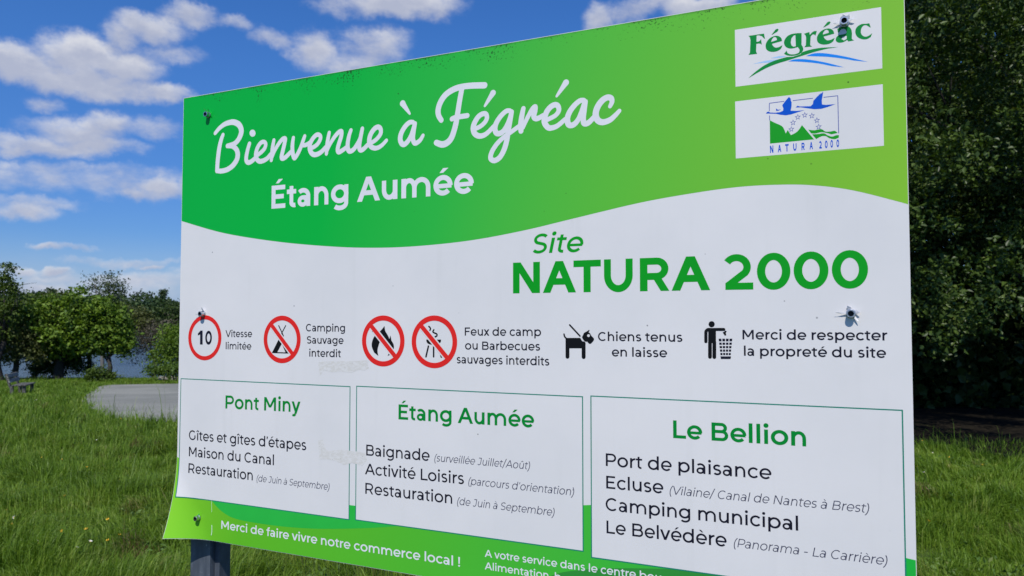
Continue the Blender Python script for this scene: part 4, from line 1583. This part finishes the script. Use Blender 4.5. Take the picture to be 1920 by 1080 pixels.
# shoreline trees left of the sign
Y = 37.0
tree('maple_tree', 'bright green bushy maple with broad crown and dark trunk on the pond bank', 'tree', foot_at(112, Y), at(112, 655, Y),
     px_blobs([(100, 592, 48, 44), (148, 578, 50, 36), (128, 628, 66, 38), (85, 640, 40, 30), (165, 612, 44, 36), (60, 605, 30, 36), (95, 652, 40, 22), (160, 645, 40, 22)], Y), L_MAPLE, B_DARK, 560, 22, 0.17, 0.19, 3, 0.22)
tree('maple_tree', 'smaller bright green tree with a thin straight trunk, beside the broad maple', 'tree', foot_at(203, Y - .3), at(203, 665, Y),
     px_blobs([(196, 596, 40, 34), (214, 632, 34, 32), (180, 635, 40, 34), (226, 650, 22, 20), (238, 640, 14, 16)], Y), L_MAPLE, B_DARK, 300, 22, 0.16, 0.18, 4, 0.12)
tree('alder_tree', 'tall tree with a thin open top at the left edge of the picture', 'tree', foot_at(5, 35), at(8, 640, 35),
     px_blobs([(-25, 600, 48, 60), (8, 560, 30, 40), (14, 515, 16, 22), (30, 545, 12, 12), (12, 495, 9, 9)], 35), L_MID, B_DARK, 330, 15, 0.17, 0.13, 5, 0.16)
tree('willow_tree', 'olive brown willow bush on the bank, between the tall tree and the maple', 'tree', foot_at(28, 36), at(30, 660, 36),
     px_blobs([(32, 628, 40, 44), (60, 650, 26, 32), (10, 655, 30, 30)], 36), L_OLIVE, B_DARK, 330, 16, 0.2, 0.12, 6, 0.14, droop=0.1)
tree('birch_tree', 'pale tall birch with a loose airy crown rising above the maple', 'tree', foot_at(196, 52), at(198, 600, 52),
     px_blobs([(208, 532, 17, 26), (180, 530, 13, 18), (224, 542, 12, 18), (203, 568, 24, 22), (165, 545, 9, 9), (196, 600, 32, 26), (228, 580, 14, 18)], 52), L_PALE, B_GREY, 210, 15, 0.24, 0.15, 7, 0.14, inner=0.2)
tree('dry_willow', 'grey brown half bare willow over the water beside the sign', 'tree', foot_at(292, 40), at(285, 660, 40),
     px_blobs([(262, 650, 22, 36), (300, 618, 38, 22), (330, 640, 34, 40), (280, 640, 26, 30)], 40), L_TWIG, B_GREY, 300, 14, 0.22, 0.085, 8, 0.10, inner=0.2, sub=8)
tree('sallow_bush', 'dense mid green bush on the bank partly hidden by the left edge of the sign', 'bush', foot_at(322, 37), at(322, 680, 37),
     px_blobs([(320, 645, 30, 38), (345, 650, 36, 44), (305, 672, 22, 22)], 37), L_MAPLE, B_DARK, 330, 16, 0.18, 0.12, 9, 0.08)
tree('low_shrub', 'low fresh green shrub at the foot of the bank bush', 'bush', foot_at(310, 35), at(310, 700, 35),
     px_blobs([(295, 694, 22, 13), (325, 692, 26, 15), (350, 694, 24, 16)], 35), L_FRESH, B_DARK, 150, 15, 0.14, 0.11, 10, 0.03)
tree('low_shrub', 'small round green shrub in front of the thin trunk by the pond', 'bush', foot_at(184, 34.5), at(184, 704, 34.5),
     px_blobs([(184, 698, 14, 10), (203, 704, 11, 6), (168, 705, 10, 5)], 34.5), L_MID, B_DARK, 80, 14, 0.12, 0.11, 12, 0.03)
tree('undergrowth_bush', 'dark tangled bush in the shade under the maple crown', 'bush', foot_at(110, 38), at(110, 690, 38),
     px_blobs([(104, 678, 32, 26), (150, 686, 20, 14), (75, 690, 18, 14), (128, 664, 22, 20)], 38), L_DARK, B_DARK, 260, 16, 0.2, 0.13, 13, 0.06)
for k, (px, bl, lm, lb) in enumerate([
        (240, [(240, 598, 22, 30), (228, 610, 16, 22)], L_OLIVE, 'olive green tree on the far bank just right of the birch'),
        (268, [(268, 602, 20, 24), (282, 612, 16, 18)], L_OLIVE, 'low olive tree on the far bank above the dry willow'),
        (318, [(318, 590, 24, 26), (335, 600, 20, 22)], L_DARK, 'dark round tree on the far bank at the edge of the sign'),
        (120, [(120, 566, 34, 22), (85, 572, 26, 22)], L_OLIVE, 'dull green tree on the far bank showing above the maple')]):
    tree('bank_tree', lb, 'tree', (at(px, 640, 131).x, 131, gz(at(px, 640, 131).x, 131)), at(px, 620, 131), px_blobs(bl, 131), lm, B_DARK, 150, 14, 0.5, 0.42, 40 + k, 0.3, sub=1)


tree('sallow_tree', 'mid green bushy tree filling the gap between the olive willow and the maple', 'tree', foot_at(66, 38.2), at(66, 650, 38.2),
     px_blobs([(60, 592, 34, 34), (84, 578, 26, 26), (72, 632, 34, 30), (48, 640, 24, 28)], 38.2), L_MID, B_DARK, 330, 18, 0.2, 0.15, 51, 0.12)
tree('sallow_tree', 'mid green tree behind the maple, below the pale birch', 'tree', foot_at(168, 38.6), at(168, 650, 38.6),
     px_blobs([(172, 590, 36, 30), (205, 578, 24, 22), (222, 606, 24, 24), (140, 640, 30, 26)], 38.6), L_MID, B_DARK, 300, 18, 0.2, 0.15, 52, 0.12)


def build_far_wood():
    rng = np.random.default_rng(21)
    pts = []
    for _ in range(420):
        x = rng.uniform(-150, 40)
        y = rng.uniform(134, 215)
        h = rng.uniform(4.2, 7.6)
        z = gz(x, y)
        r = h * rng.uniform(0.38, 0.55)
        k = 60
        d = unit(rng.normal(size=(k, 3)))
        d[:, 2] = np.abs(d[:, 2]) * 1.0 - 0.25
        c = np.array([x, y, z + h * 0.55]) + d * np.array([r, r, h * 0.48]) * rng.uniform(0.75, 1.05, (k, 1))
        cc = np.repeat(c, 4, 0)
        pts.append(cc + rng.normal(size=cc.shape) * 0.35)
    V, F, Sz = leaves(np.concatenate(pts), 0.75, rng, 0.8, 0.8)
    o = link('far_wood', mesh_np('far_wood', V, F, Sz), L_FAR)
    tag(o, 'dark wooded hillside across the pond', 'wood', kind='stuff')


build_far_wood()
tree('hilltop_tree', 'single round tree standing on the skyline of the far hill beside the sign', 'tree', (at(307, 560, 205).x, 205, gz(at(307, 560, 205).x, 205)), at(307, 556, 205),
     px_blobs([(307, 549, 6, 6), (303, 553, 5, 3)], 205), L_FAR, B_DARK, 50, 8, 0.4, 0.5, 22, 0.25)

# ---- dark oaks right of the sign --------------------------------------
OAKS = 'dark oaks along the right edge'
RO = np.random.default_rng(31)


def curtain(n, xr, yr, zr, per, sigma, rng, hole=None):
    """hanging sprays at the edge of the canopy"""
    c = np.stack([rng.uniform(*xr, n), rng.uniform(*yr, n), zr[0] + (zr[1] - zr[0]) * rng.uniform(0, 1, n) ** 0.9], 1)
    low_edge = 0.45 + 0.85 * np.clip(c[:, 0] - 7.4, 0, 1.6) + 0.3 * np.sin(c[:, 0] * 5.3) + 0.15 * np.sin(c[:, 0] * 11.0)
    keep = c[:, 2] > zr[0] + low_edge
    q = np.sin(c[:, 0] * 2.3 + c[:, 2] * 1.1) + np.sin(c[:, 2] * 2.6 - c[:, 0] * 1.4 + 1.0) + 0.8 * np.sin(c[:, 0] * 5.7 + c[:, 2] * 4.9 + c[:, 1]) + 0.5 * np.sin(c[:, 2] * 8.3 - c[:, 0] * 3.1 + c[:, 1] * 4)
    q += 0.35 * np.clip((c[:, 2] - 3.0) / 2.0, -1, 1)
    keep &= q > 0.38
    c = c[keep]
    m = rng.poisson(per, len(c)) + 3
    # leaves strung along a short arching twig
    dirs = unit(np.stack([rng.normal(size=len(c)), rng.normal(size=len(c)) - 0.5, -0.2 + 0.5 * rng.normal(size=len(c))], 1))
    cc = np.repeat(c, m, 0)
    dd = np.repeat(dirs, m, 0)
    t = rng.uniform(-0.5, 0.5, len(cc))[:, None]
    return cc + dd * t * 0.62 - np.array([0, 0, 1]) * (t ** 2) * 0.30 + rng.normal(size=cc.shape) * sigma


G0 = gz(8, 14)
big = [(10.6, 18.6, 8.5, 4.4, 3.8, 4.4), (8.2, 17.6, 5.0, 2.4, 1.8, 3.2), (11.4, 16.8, 4.6, 2.4, 2.0, 3.0), (9.4, 12.6, 11.0, 4.2, 3.6, 1.7), (8.9, 7.0, 7.0, 3.9, 2.3, 1.2)]
tree('oak_tree', 'large dark oak with boughs hanging almost to the grass, nearest the sign', 'tree', (12.2, 15.5, gz(12.2, 15.5)), (11.8, 15.3, 4.0), big, L_OAK, B_DARK, 3000, 20, 0.24, 0.102, 32, 0.30, OAKS, inner=0.5,
     extra=curtain(2300, (5.4, 12.0), (11.8, 14.6), (G0 + 0.1, 9.0), 32, 0.075, RO))
tree('oak_tree', 'second dark oak in deep shade behind the nearest oak', 'tree', (15.4, 20.3, gz(15.4, 20.3)), (13.5, 20.0, 3.6), [(9.6, 19.5, 7.0, 3.0, 3.0, 4.6), (8.6, 18.2, 3.2, 2.6, 1.8, 2.4), (10.6, 19.0, 3.6, 2.4, 2.0, 3.0)], L_DARK, B_DARK, 900, 14, 0.3, 0.17, 33, 0.25, OAKS)
tree('oak_tree', 'third dark oak at the far right edge of the picture', 'tree', (13.8, 17.5, gz(13.8, 17.5)), (13.6, 17.4, 3.5), [(13.6, 17.4, 7, 3.4, 3.4, 4.2), (13.2, 15.2, 3.4, 2.2, 2.0, 2.6)], L_OAK, B_DARK, 800, 14, 0.3, 0.17, 34, 0.28, OAKS)


def build_thicket():
    rng = np.random.default_rng(36)
    n = 7500
    c = np.stack([rng.uniform(4.0, 24, n), rng.uniform(20.5, 24.5, n), rng.uniform(-1.0, 14.5, n)], 1)
    low = np.stack([rng.uniform(4.0, 24, 4200), rng.uniform(20.0, 23.5, 4200), rng.uniform(-1.1, 2.6, 4200)], 1)
    c = np.concatenate([c, low])
    c = c[(c[:, 2] < 8.0) | (c[:, 0] > 0.385 * c[:, 1])]
    cc = np.repeat(c, 9, 0)
    V, F, Sz = leaves(cc + rng.normal(size=cc.shape) * 0.3, 0.28, rng, 0.4, 0.8)
    tag(link('thicket', mesh_np('thicket', V, F, Sz), L_DARK), 'dense dark thicket closing the view behind the oaks', 'thicket', kind='stuff')


build_thicket()


# ---- gravel patch, kerb, bench ----------------------------------------
GRAVEL = [(150, 758), (160, 743), (178, 731), (198, 724), (260, 722), (335, 721), (450, 721), (560, 726), (600, 745), (560, 780), (460, 795), (335, 794), (260, 792), (205, 784), (168, 772)]


def on_ground(px, py):
    d = ray(px, py)
    lo_, hi_ = 2.0, 38.0
    for _ in range(50):
        md = (lo_ + hi_) / 2
        p = CAM + d * (md / d.y)
        if p.z > gz(p.x, p.y):
            lo_ = md
        else:
            hi_ = md
    p = CAM + d * (lo_ / d.y)
    return p.x, p.y


GPOLY = np.array(spline([on_ground(*q) for q in GRAVEL + GRAVEL[:1]], 4))[:-1]
GPOLY = GPOLY + RNG.normal(size=GPOLY.shape) * 0.05


def in_poly(x, y, poly):
    odd = np.zeros(len(x), dtype=bool)
    n = len(poly)
    for i in range(n):
        (x1, y1), (x2, y2) = poly[i], poly[(i + 1) % n]
        if y1 == y2:
            continue
        odd ^= ((y1 > y) != (y2 > y)) & (x < (x2 - x1) * (y - y1) / (y2 - y1) + x1)
    return odd


def build_gravel():
    bm = bmesh.new()
    flat_poly(bm, [tuple(p) for p in GPOLY])
    for k in range(-30, 6):
        bmesh.ops.bisect_plane(bm, geom=bm.verts[:] + bm.edges[:] + bm.faces[:], plane_co=(k, 0, 0), plane_no=(1, 0, 0))
    for k in range(10, 40):
        bmesh.ops.bisect_plane(bm, geom=bm.verts[:] + bm.edges[:] + bm.faces[:], plane_co=(0, k, 0), plane_no=(0, 1, 0))
    for v in bm.verts:
        v.co.z = gz(v.co.x, v.co.y) + 0.035
    bmesh.ops.recalc_face_normals(bm, faces=bm.faces[:])
    for f in bm.faces:
        if f.normal.z < 0:
            f.normal_flip()
    m, nt, p = new_mat('pale_gravel')
    pos = nt.new('ShaderNodeNewGeometry').outputs['Position']
    n1 = nt.noise(pos, 0.6, 4)
    n2 = nt.noise(pos, 22.0, 3, 0.7)
    c = nt.mix(nt.smooth(n1, 0.35, 0.7), (0.195, 0.198, 0.170, 1), (0.26, 0.26, 0.225, 1))
    c = nt.mix(nt.smooth(n2, 0.35, 0.75), c, nt.mix(1.0, c, (0.72, 0.72, 0.7, 1), 'MULTIPLY'))
    nt.put(p.inputs['Base Color'], c)
    p.inputs['Roughness'].default_value = 0.95
    bp = nt.new('ShaderNodeBump')
    bp.inputs['Strength'].default_value = 0.5
    bp.inputs['Distance'].default_value = 0.02
    nt.put(bp.inputs['Height'], n2)
    nt.l.new(bp.outputs[0], p.inputs['Normal'])
    tag(link('gravel_patch', bm_mesh('gravel_patch', bm), m), kind='structure')


build_gravel()


def build_soil():
    bm = bmesh.new()
    flat_poly(bm, [on_ground(*q) for q in [(186, 722), (230, 714), (300, 712.5), (380, 712), (480, 712), (480, 723), (335, 722.5), (260, 723.5), (200, 726)]])
    for k in range(-30, 6):
        bmesh.ops.bisect_plane(bm, geom=bm.verts[:] + bm.edges[:] + bm.faces[:], plane_co=(k, 0, 0), plane_no=(1, 0, 0))
    for v in bm.verts:
        v.co.z = gz(v.co.x, v.co.y) + 0.02
    bmesh.ops.recalc_face_normals(bm, faces=bm.faces[:])
    for f in bm.faces:
        if f.normal.z < 0:
            f.normal_flip()
    m, nt, p = new_mat('bare_soil')
    pos = nt.new('ShaderNodeNewGeometry').outputs['Position']
    nt.put(p.inputs['Base Color'], nt.ramp(nt.noise(pos, 3.0, 5, 0.7), [(0.35, (0.07, 0.085, 0.025)), (0.55, (0.15, 0.095, 0.055)), (0.7, (0.20, 0.14, 0.09))]))
    p.inputs['Roughness'].default_value = 1.0
    tag(link('soil_strip', bm_mesh('soil_strip', bm), m), kind='structure')


build_soil()


def stone_mat(name, a, b, sc=12.0):
    m, nt, p = new_mat(name)
    pos = nt.new('ShaderNodeTexCoord').outputs['Object']
    n = nt.noise(pos, sc, 5, 0.65)
    nt.put(p.inputs['Base Color'], nt.ramp(n, [(0.38, a), (0.62, b)]))
    p.inputs['Roughness'].default_value = 0.9
    return m


def build_kerb():
    a = on_ground(298, 715)
    b = on_ground(470, 714)
    L = math.hypot(b[0] - a[0], b[1] - a[1])
    bm = bmesh.new()
    box(bm, (L / 2, 0, 0.08), (L, 0.22, 0.30))
    bevelled(bm, 0.02, 2)
    o = link('edging_beam', bm_mesh('edging_beam', bm), stone_mat('pale_timber', (0.26, 0.25, 0.22, 1), (0.42, 0.40, 0.35, 1), 6))
    o.location = (a[0], a[1], gz(*a))
    o.rotation_euler = (0, 0, math.atan2(b[1] - a[1], b[0] - a[0]))
    tag(o, 'pale beam edging the gravel patch on its pond side', 'edging')


build_kerb()


def build_bench():
    x, y = on_ground(44, 739)
    root = empty('park_bench', (x, y, gz(x, y) - 0.03), math.radians(108))
    root.scale = (0.8, 0.95, 0.86)
    tag(root, 'weathered dark wooden bench with lichened backrest standing in the grass near the pond', 'bench')
    wm = stone_mat('lichened_wood', (0.035, 0.033, 0.03, 1), (0.13, 0.13, 0.115, 1), 16)
    bm = bmesh.new()
    for k in range(3):
        box(bm, (0, -0.16 + 0.155 * k, 0.43), (1.35, 0.14, 0.05))
    bmesh.ops.bevel(bm, geom=bm.edges[:], offset=0.008, segments=1, affect='EDGES')
    link('seat', bm_mesh('seat', bm), wm, root)
    bm = bmesh.new()
    rot = Matrix.Rotation(math.radians(-16), 3, 'X')
    for k in range(2):
        box(bm, (0, 0.31 + 0.055 * k, 0.62 + 0.19 * k), (1.35, 0.05, 0.16), rot)
    bmesh.ops.bevel(bm, geom=bm.edges[:], offset=0.008, segments=1, affect='EDGES')
    link('backrest', bm_mesh('backrest', bm), stone_mat('lichen_crust', (0.05, 0.05, 0.045, 1), (0.30, 0.31, 0.28, 1), 9), root)
    for sx in (-0.55, 0.55):
        bm = bmesh.new()
        box(bm, (sx, -0.14, 0.2), (0.10, 0.10, 0.42))
        link('leg', bm_mesh('leg', bm), wm, root)
        bm = bmesh.new()
        box(bm, (sx, 0.24, 0.2), (0.10, 0.10, 0.42))
        link('leg', bm_mesh('leg', bm), wm, root)
        bm = bmesh.new()
        box(bm, (sx, 0.36, 0.62), (0.08, 0.07, 0.56), rot)
        link('back_support', bm_mesh('back_support', bm), wm, root)


build_bench()


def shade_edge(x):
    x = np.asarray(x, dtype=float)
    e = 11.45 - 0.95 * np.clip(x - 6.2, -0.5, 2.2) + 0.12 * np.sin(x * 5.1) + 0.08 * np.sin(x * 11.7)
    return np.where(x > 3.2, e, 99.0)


def build_shaded_floor():
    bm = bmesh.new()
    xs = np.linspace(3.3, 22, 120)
    front = [(x, float(shade_edge(x)) - 0.05) for x in xs]  # front edge drawn along the line where the oaks' shadow falls
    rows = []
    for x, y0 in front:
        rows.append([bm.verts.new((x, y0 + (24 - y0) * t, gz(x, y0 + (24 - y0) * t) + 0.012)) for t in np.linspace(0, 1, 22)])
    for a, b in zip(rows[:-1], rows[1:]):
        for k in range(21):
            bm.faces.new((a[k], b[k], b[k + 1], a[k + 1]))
    m, nt, p = new_mat('shade_toned_litter')
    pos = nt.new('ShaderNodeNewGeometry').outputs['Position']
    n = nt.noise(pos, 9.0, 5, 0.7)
    nt.put(p.inputs['Base Color'], nt.ramp(n, [(0.40, (0.008, 0.007, 0.004)), (0.60, (0.018, 0.014, 0.009)), (0.72, (0.055, 0.042, 0.028))]))  # litter browns taken down to near black to stand for the oaks' shade
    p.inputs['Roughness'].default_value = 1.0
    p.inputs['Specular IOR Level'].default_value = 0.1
    tag(link('shade_toned_litter', bm_mesh('shade_toned_litter', bm, True), m), kind='structure')


build_shaded_floor()


# ---- long grass --------------------------------------------------------
def build_grass():
    rng = np.random.default_rng(51)
    xs, ys = [], []

    def band(n, y0, y1, x_lo, x_hi):
        u = rng.uniform(0, 1, n)
        y = np.sqrt(y0 ** 2 + u * (y1 ** 2 - y0 ** 2))
        x = y * rng.uniform(x_lo, x_hi, n)
        xs.append(x)
        ys.append(y)
    band(36000, 1.6, 3.6, -1.3, 1.3)
    band(190000, 3.6, 12.5, -0.80, -0.28)
    band(60000, 3.6, 12.5, -0.28, 0.44)
    band(95000, 3.6, 12.8, 0.44, 0.80)
    band(170000, 12.5, 38.5, -0.82, -0.36)
    band(40000, 12.5, 38.5, -0.36, 0.30)
    x = np.concatenate(xs)
    y = np.concatenate(ys)
    g = in_poly(x + rng.normal(size=len(x)) * 0.14, y + rng.normal(size=len(x)) * 0.22, GPOLY)
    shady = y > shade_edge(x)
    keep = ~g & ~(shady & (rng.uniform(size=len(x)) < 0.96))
    x, y = x[keep], y[keep]
    n = len(x)
    clump = noise2(x, y, 1.7, 0.4) + 0.9 * noise2(x, y, 4.3, 1.9)
    h = (0.140 + 0.060 * clump) * rng.uniform(0.45, 1.6, n)
    h = np.maximum(h, 0.035)
    tall = rng.uniform(size=n) < np.where((y > 14.0) & (y < 18.5), 0.12, 0.03)
    h = np.where(tall, h * rng.uniform(1.8, 3.0, n), h)
    h = np.where(x > 2.5, h * 0.8, h)
    h = np.where(y > 16, h * np.interp(y, [16, 26], [1.0, 0.62]), h)
    w = np.clip(0.0042 + 0.0008 * (y - 4), 0.0042, 0.022) * rng.uniform(0.6, 1.4, n)
    w = np.where(tall, w * 0.55, w)
    th = rng.uniform(0, 2 * math.pi, n)
    lean = np.abs(rng.normal(0.0, 0.55, n)) + 0.08
    dirx, diry = np.cos(th), np.sin(th)
    wind = 3.0 * np.sin(x * 1.9 + 0.7 * np.sin(y * 2.3)) + 2.0 * np.cos(y * 1.5 - x)
    dirx = dirx * 0.7 + 0.55 * np.cos(wind)
    diry = diry * 0.7 + 0.55 * np.sin(wind)
    z = ground_z(x, y) - 0.01
    ph = th + rng.uniform(1.2, 1.9, n)
    ax, ay = np.cos(ph) * w / 2, np.sin(ph) * w / 2
    P = np.stack([x, y, z], 1)
    A = np.stack([ax, ay, np.zeros(n)], 1)
    D = np.stack([dirx, diry, np.zeros(n)], 1)
    Zv = np.array([0, 0, 1.0])
    hh, ll = h[:, None], lean[:, None]
    m1 = P + Zv * hh * 0.5 + D * hh * ll * 0.22
    m2 = P + Zv * hh * (0.82 - 0.12 * ll) + D * hh * ll * 0.62
    tp = P + Zv * hh * (1.0 - 0.35 * ll) + D * hh * ll * 1.25
    V = np.stack([P - A, P + A, m1 - A * 0.9, m1 + A * 0.9, m2 - A * 0.6, m2 + A * 0.6, tp], 1).reshape(-1, 3)
    i = np.arange(n)[:, None] * 7
    F = np.concatenate([i, i + 1, i + 3, i + 2, i + 2, i + 3, i + 5, i + 4, i + 4, i + 5, i + 6], 1).reshape(-1)
    Sz = np.tile(np.array([4, 4, 3]), n)
    gm = leaf_mat('meadow_grass', [(0.10, (0.055, 0.110, 0.008)), (0.38, (0.102, 0.190, 0.012)), (0.62, (0.155, 0.255, 0.020)), (0.80, (0.225, 0.295, 0.045)), (0.95, (0.40, 0.36, 0.15))],
                  rough=0.5, trans=0.3, patch=((0.17, 0.12, 0.05, 1), 1.5), wn=0.58, sc=2.4)
    tag(link('meadow_grass', mesh_np('meadow_grass', V, F, Sz), gm), 'long uncut meadow grass around the sign', 'grass', kind='stuff')


build_grass()


def build_weeds():
    """dock, clover and plantain leaves low in the sward"""
    rng = np.random.default_rng(57)
    n = 2600
    y = np.sqrt(rng.uniform(3.8 ** 2, 13.0 ** 2, n))
    x = y * rng.uniform(-0.8, 0.8, n)
    k = noise2(x, y, 1.1, 2.2) > 0.1
    x, y = x[k], y[k]
    m = rng.integers(4, 11, len(x))
    cx, cy = np.repeat(x, m), np.repeat(y, m)
    s = rng.uniform(0.02, 0.055, len(x)).repeat(m)
    cx = cx + rng.normal(size=len(cx)) * s * 1.1
    cy = cy + rng.normal(size=len(cy)) * s * 1.1
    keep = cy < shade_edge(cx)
    cx, cy, s = cx[keep], cy[keep], s[keep]
    cz = ground_z(cx, cy) + rng.uniform(0.03, 0.13, len(cx))
    V, F, Sz = leaves(np.stack([cx, cy, cz], 1), s, rng, 1.6, 0.55)
    wm = leaf_mat('weed_leaves', [(0.15, (0.05, 0.10, 0.02)), (0.5, (0.09, 0.17, 0.03)), (0.8, (0.14, 0.22, 0.05)), (0.97, (0.17, 0.11, 0.04))], trans=0.2)
    tag(link('meadow_weeds', mesh_np('meadow_weeds', V, F, Sz), wm), 'broad leaved weeds scattered low in the meadow grass', 'weeds', kind='stuff')


build_weeds()


# ---- flowers in the grass ----------------------------------------------
def petal_mat(name, c):
    m, nt, p = new_mat(name)
    pos = nt.new('ShaderNodeTexCoord').outputs['Object']
    n = nt.noise(pos, 90, 2)
    nt.put(p.inputs['Base Color'], nt.mix(n, tuple(x * 0.8 for x in c) + (1,), tuple(c) + (1,)))
    p.inputs['Roughness'].default_value = 0.5
    return m


M_YEL = petal_mat('buttercup_yellow', (0.85, 0.50, 0.03))
M_DAI = petal_mat('daisy_white', (0.80, 0.80, 0.78))
M_STEM = petal_mat('flower_stem_green', (0.07, 0.12, 0.02))


def make_flower(name, label, cat, group, n, r, mat, eye):
    root = empty(name, (0, 0, 0))
    tag(root, label, cat, group)
    bm = bmesh.new()
    tube(bm, [(0, 0, -0.02), (0.006, 0, 0.1), (0.0, 0.004, 0.22)], [0.0022, 0.0018, 0.0014], 5)
    link('stem', bm_mesh('stem', bm), M_STEM, root)
    bm = bmesh.new()
    c = bm.verts.new((0, 0, 0.222))
    for k in range(n):
        a = 2 * math.pi * k / n
        s = math.pi / n * 0.92
        v = [bm.verts.new((q * math.cos(a + d), q * math.sin(a + d), 0.222 + hz)) for q, d, hz in ((r * .6, -s, .004), (r, -s * .5, .009), (r, s * .5, .009), (r * .6, s, .004))]
        bm.faces.new((c, v[0], v[1], v[2], v[3]))
    bl = link('blossom', bm_mesh('blossom', bm), mat, root)
    bm = bmesh.new()
    bmesh.ops.create_uvsphere(bm, u_segments=8, v_segments=5, radius=eye, matrix=Matrix.Translation((0, 0, 0.224)))
    link('flower_eye', bm_mesh('flower_eye', bm), M_YEL, bl)
    return root


def copy_tree(o, parent=None):
    c = o.copy()
    COL.objects.link(c)
    c.parent = parent
    for ch in list(o.children):
        copy_tree(ch, c)
    return c


def plant(proto, spots, rs, label2=None):
    rng = np.random.default_rng(rs)
    for i, (px, py) in enumerate(spots):
        o = proto if i == 0 else copy_tree(proto)
        x, y = on_ground(px, py + 8 * 12.0 / max(8.0, 12.0))
        o.location = (x, y, gz(x, y))
        s = rng.uniform(0.8, 1.15)
        o.scale = (s, s, s * rng.uniform(0.85, 1.1))
        o.rotation_euler = (rng.normal() * 0.25 + 0.45, rng.normal() * 0.25, rng.uniform(0, 6.28))
        if label2 and px > 960:
            o['label'] = label2


plant(make_flower('buttercup', 'yellow buttercup flowering in the long grass left of the sign', 'flower', 'buttercups in the grass', 5, 0.0125, M_YEL, 0.0035),
      [(214, 795), (83, 873), (105, 888), (8, 1014), (137, 1013), (172, 1033), (220, 1046), (224, 1003), (221, 1066), (142, 959), (148, 907), (209, 924), (33, 978), (1722, 835), (1727, 896), (1793, 872), (1717, 942), (1806, 942), (1720, 1010), (1856, 890)], 1,
      'yellow buttercup flowering in the sunny grass right of the sign')
plant(make_flower('daisy', 'white daisy in the grass left of the sign', 'flower', 'daisies in the grass', 11, 0.012, M_DAI, 0.0045),
      [(41, 1052), (90, 1060), (118, 1072), (152, 1071), (302, 970), (195, 843), (200, 833), (190, 835), (206, 834), (48, 760), (57, 758), (62, 757), (20, 837), (1754, 864), (1746, 924), (37, 984)], 2,
      'white daisy in the sunny grass right of the sign')
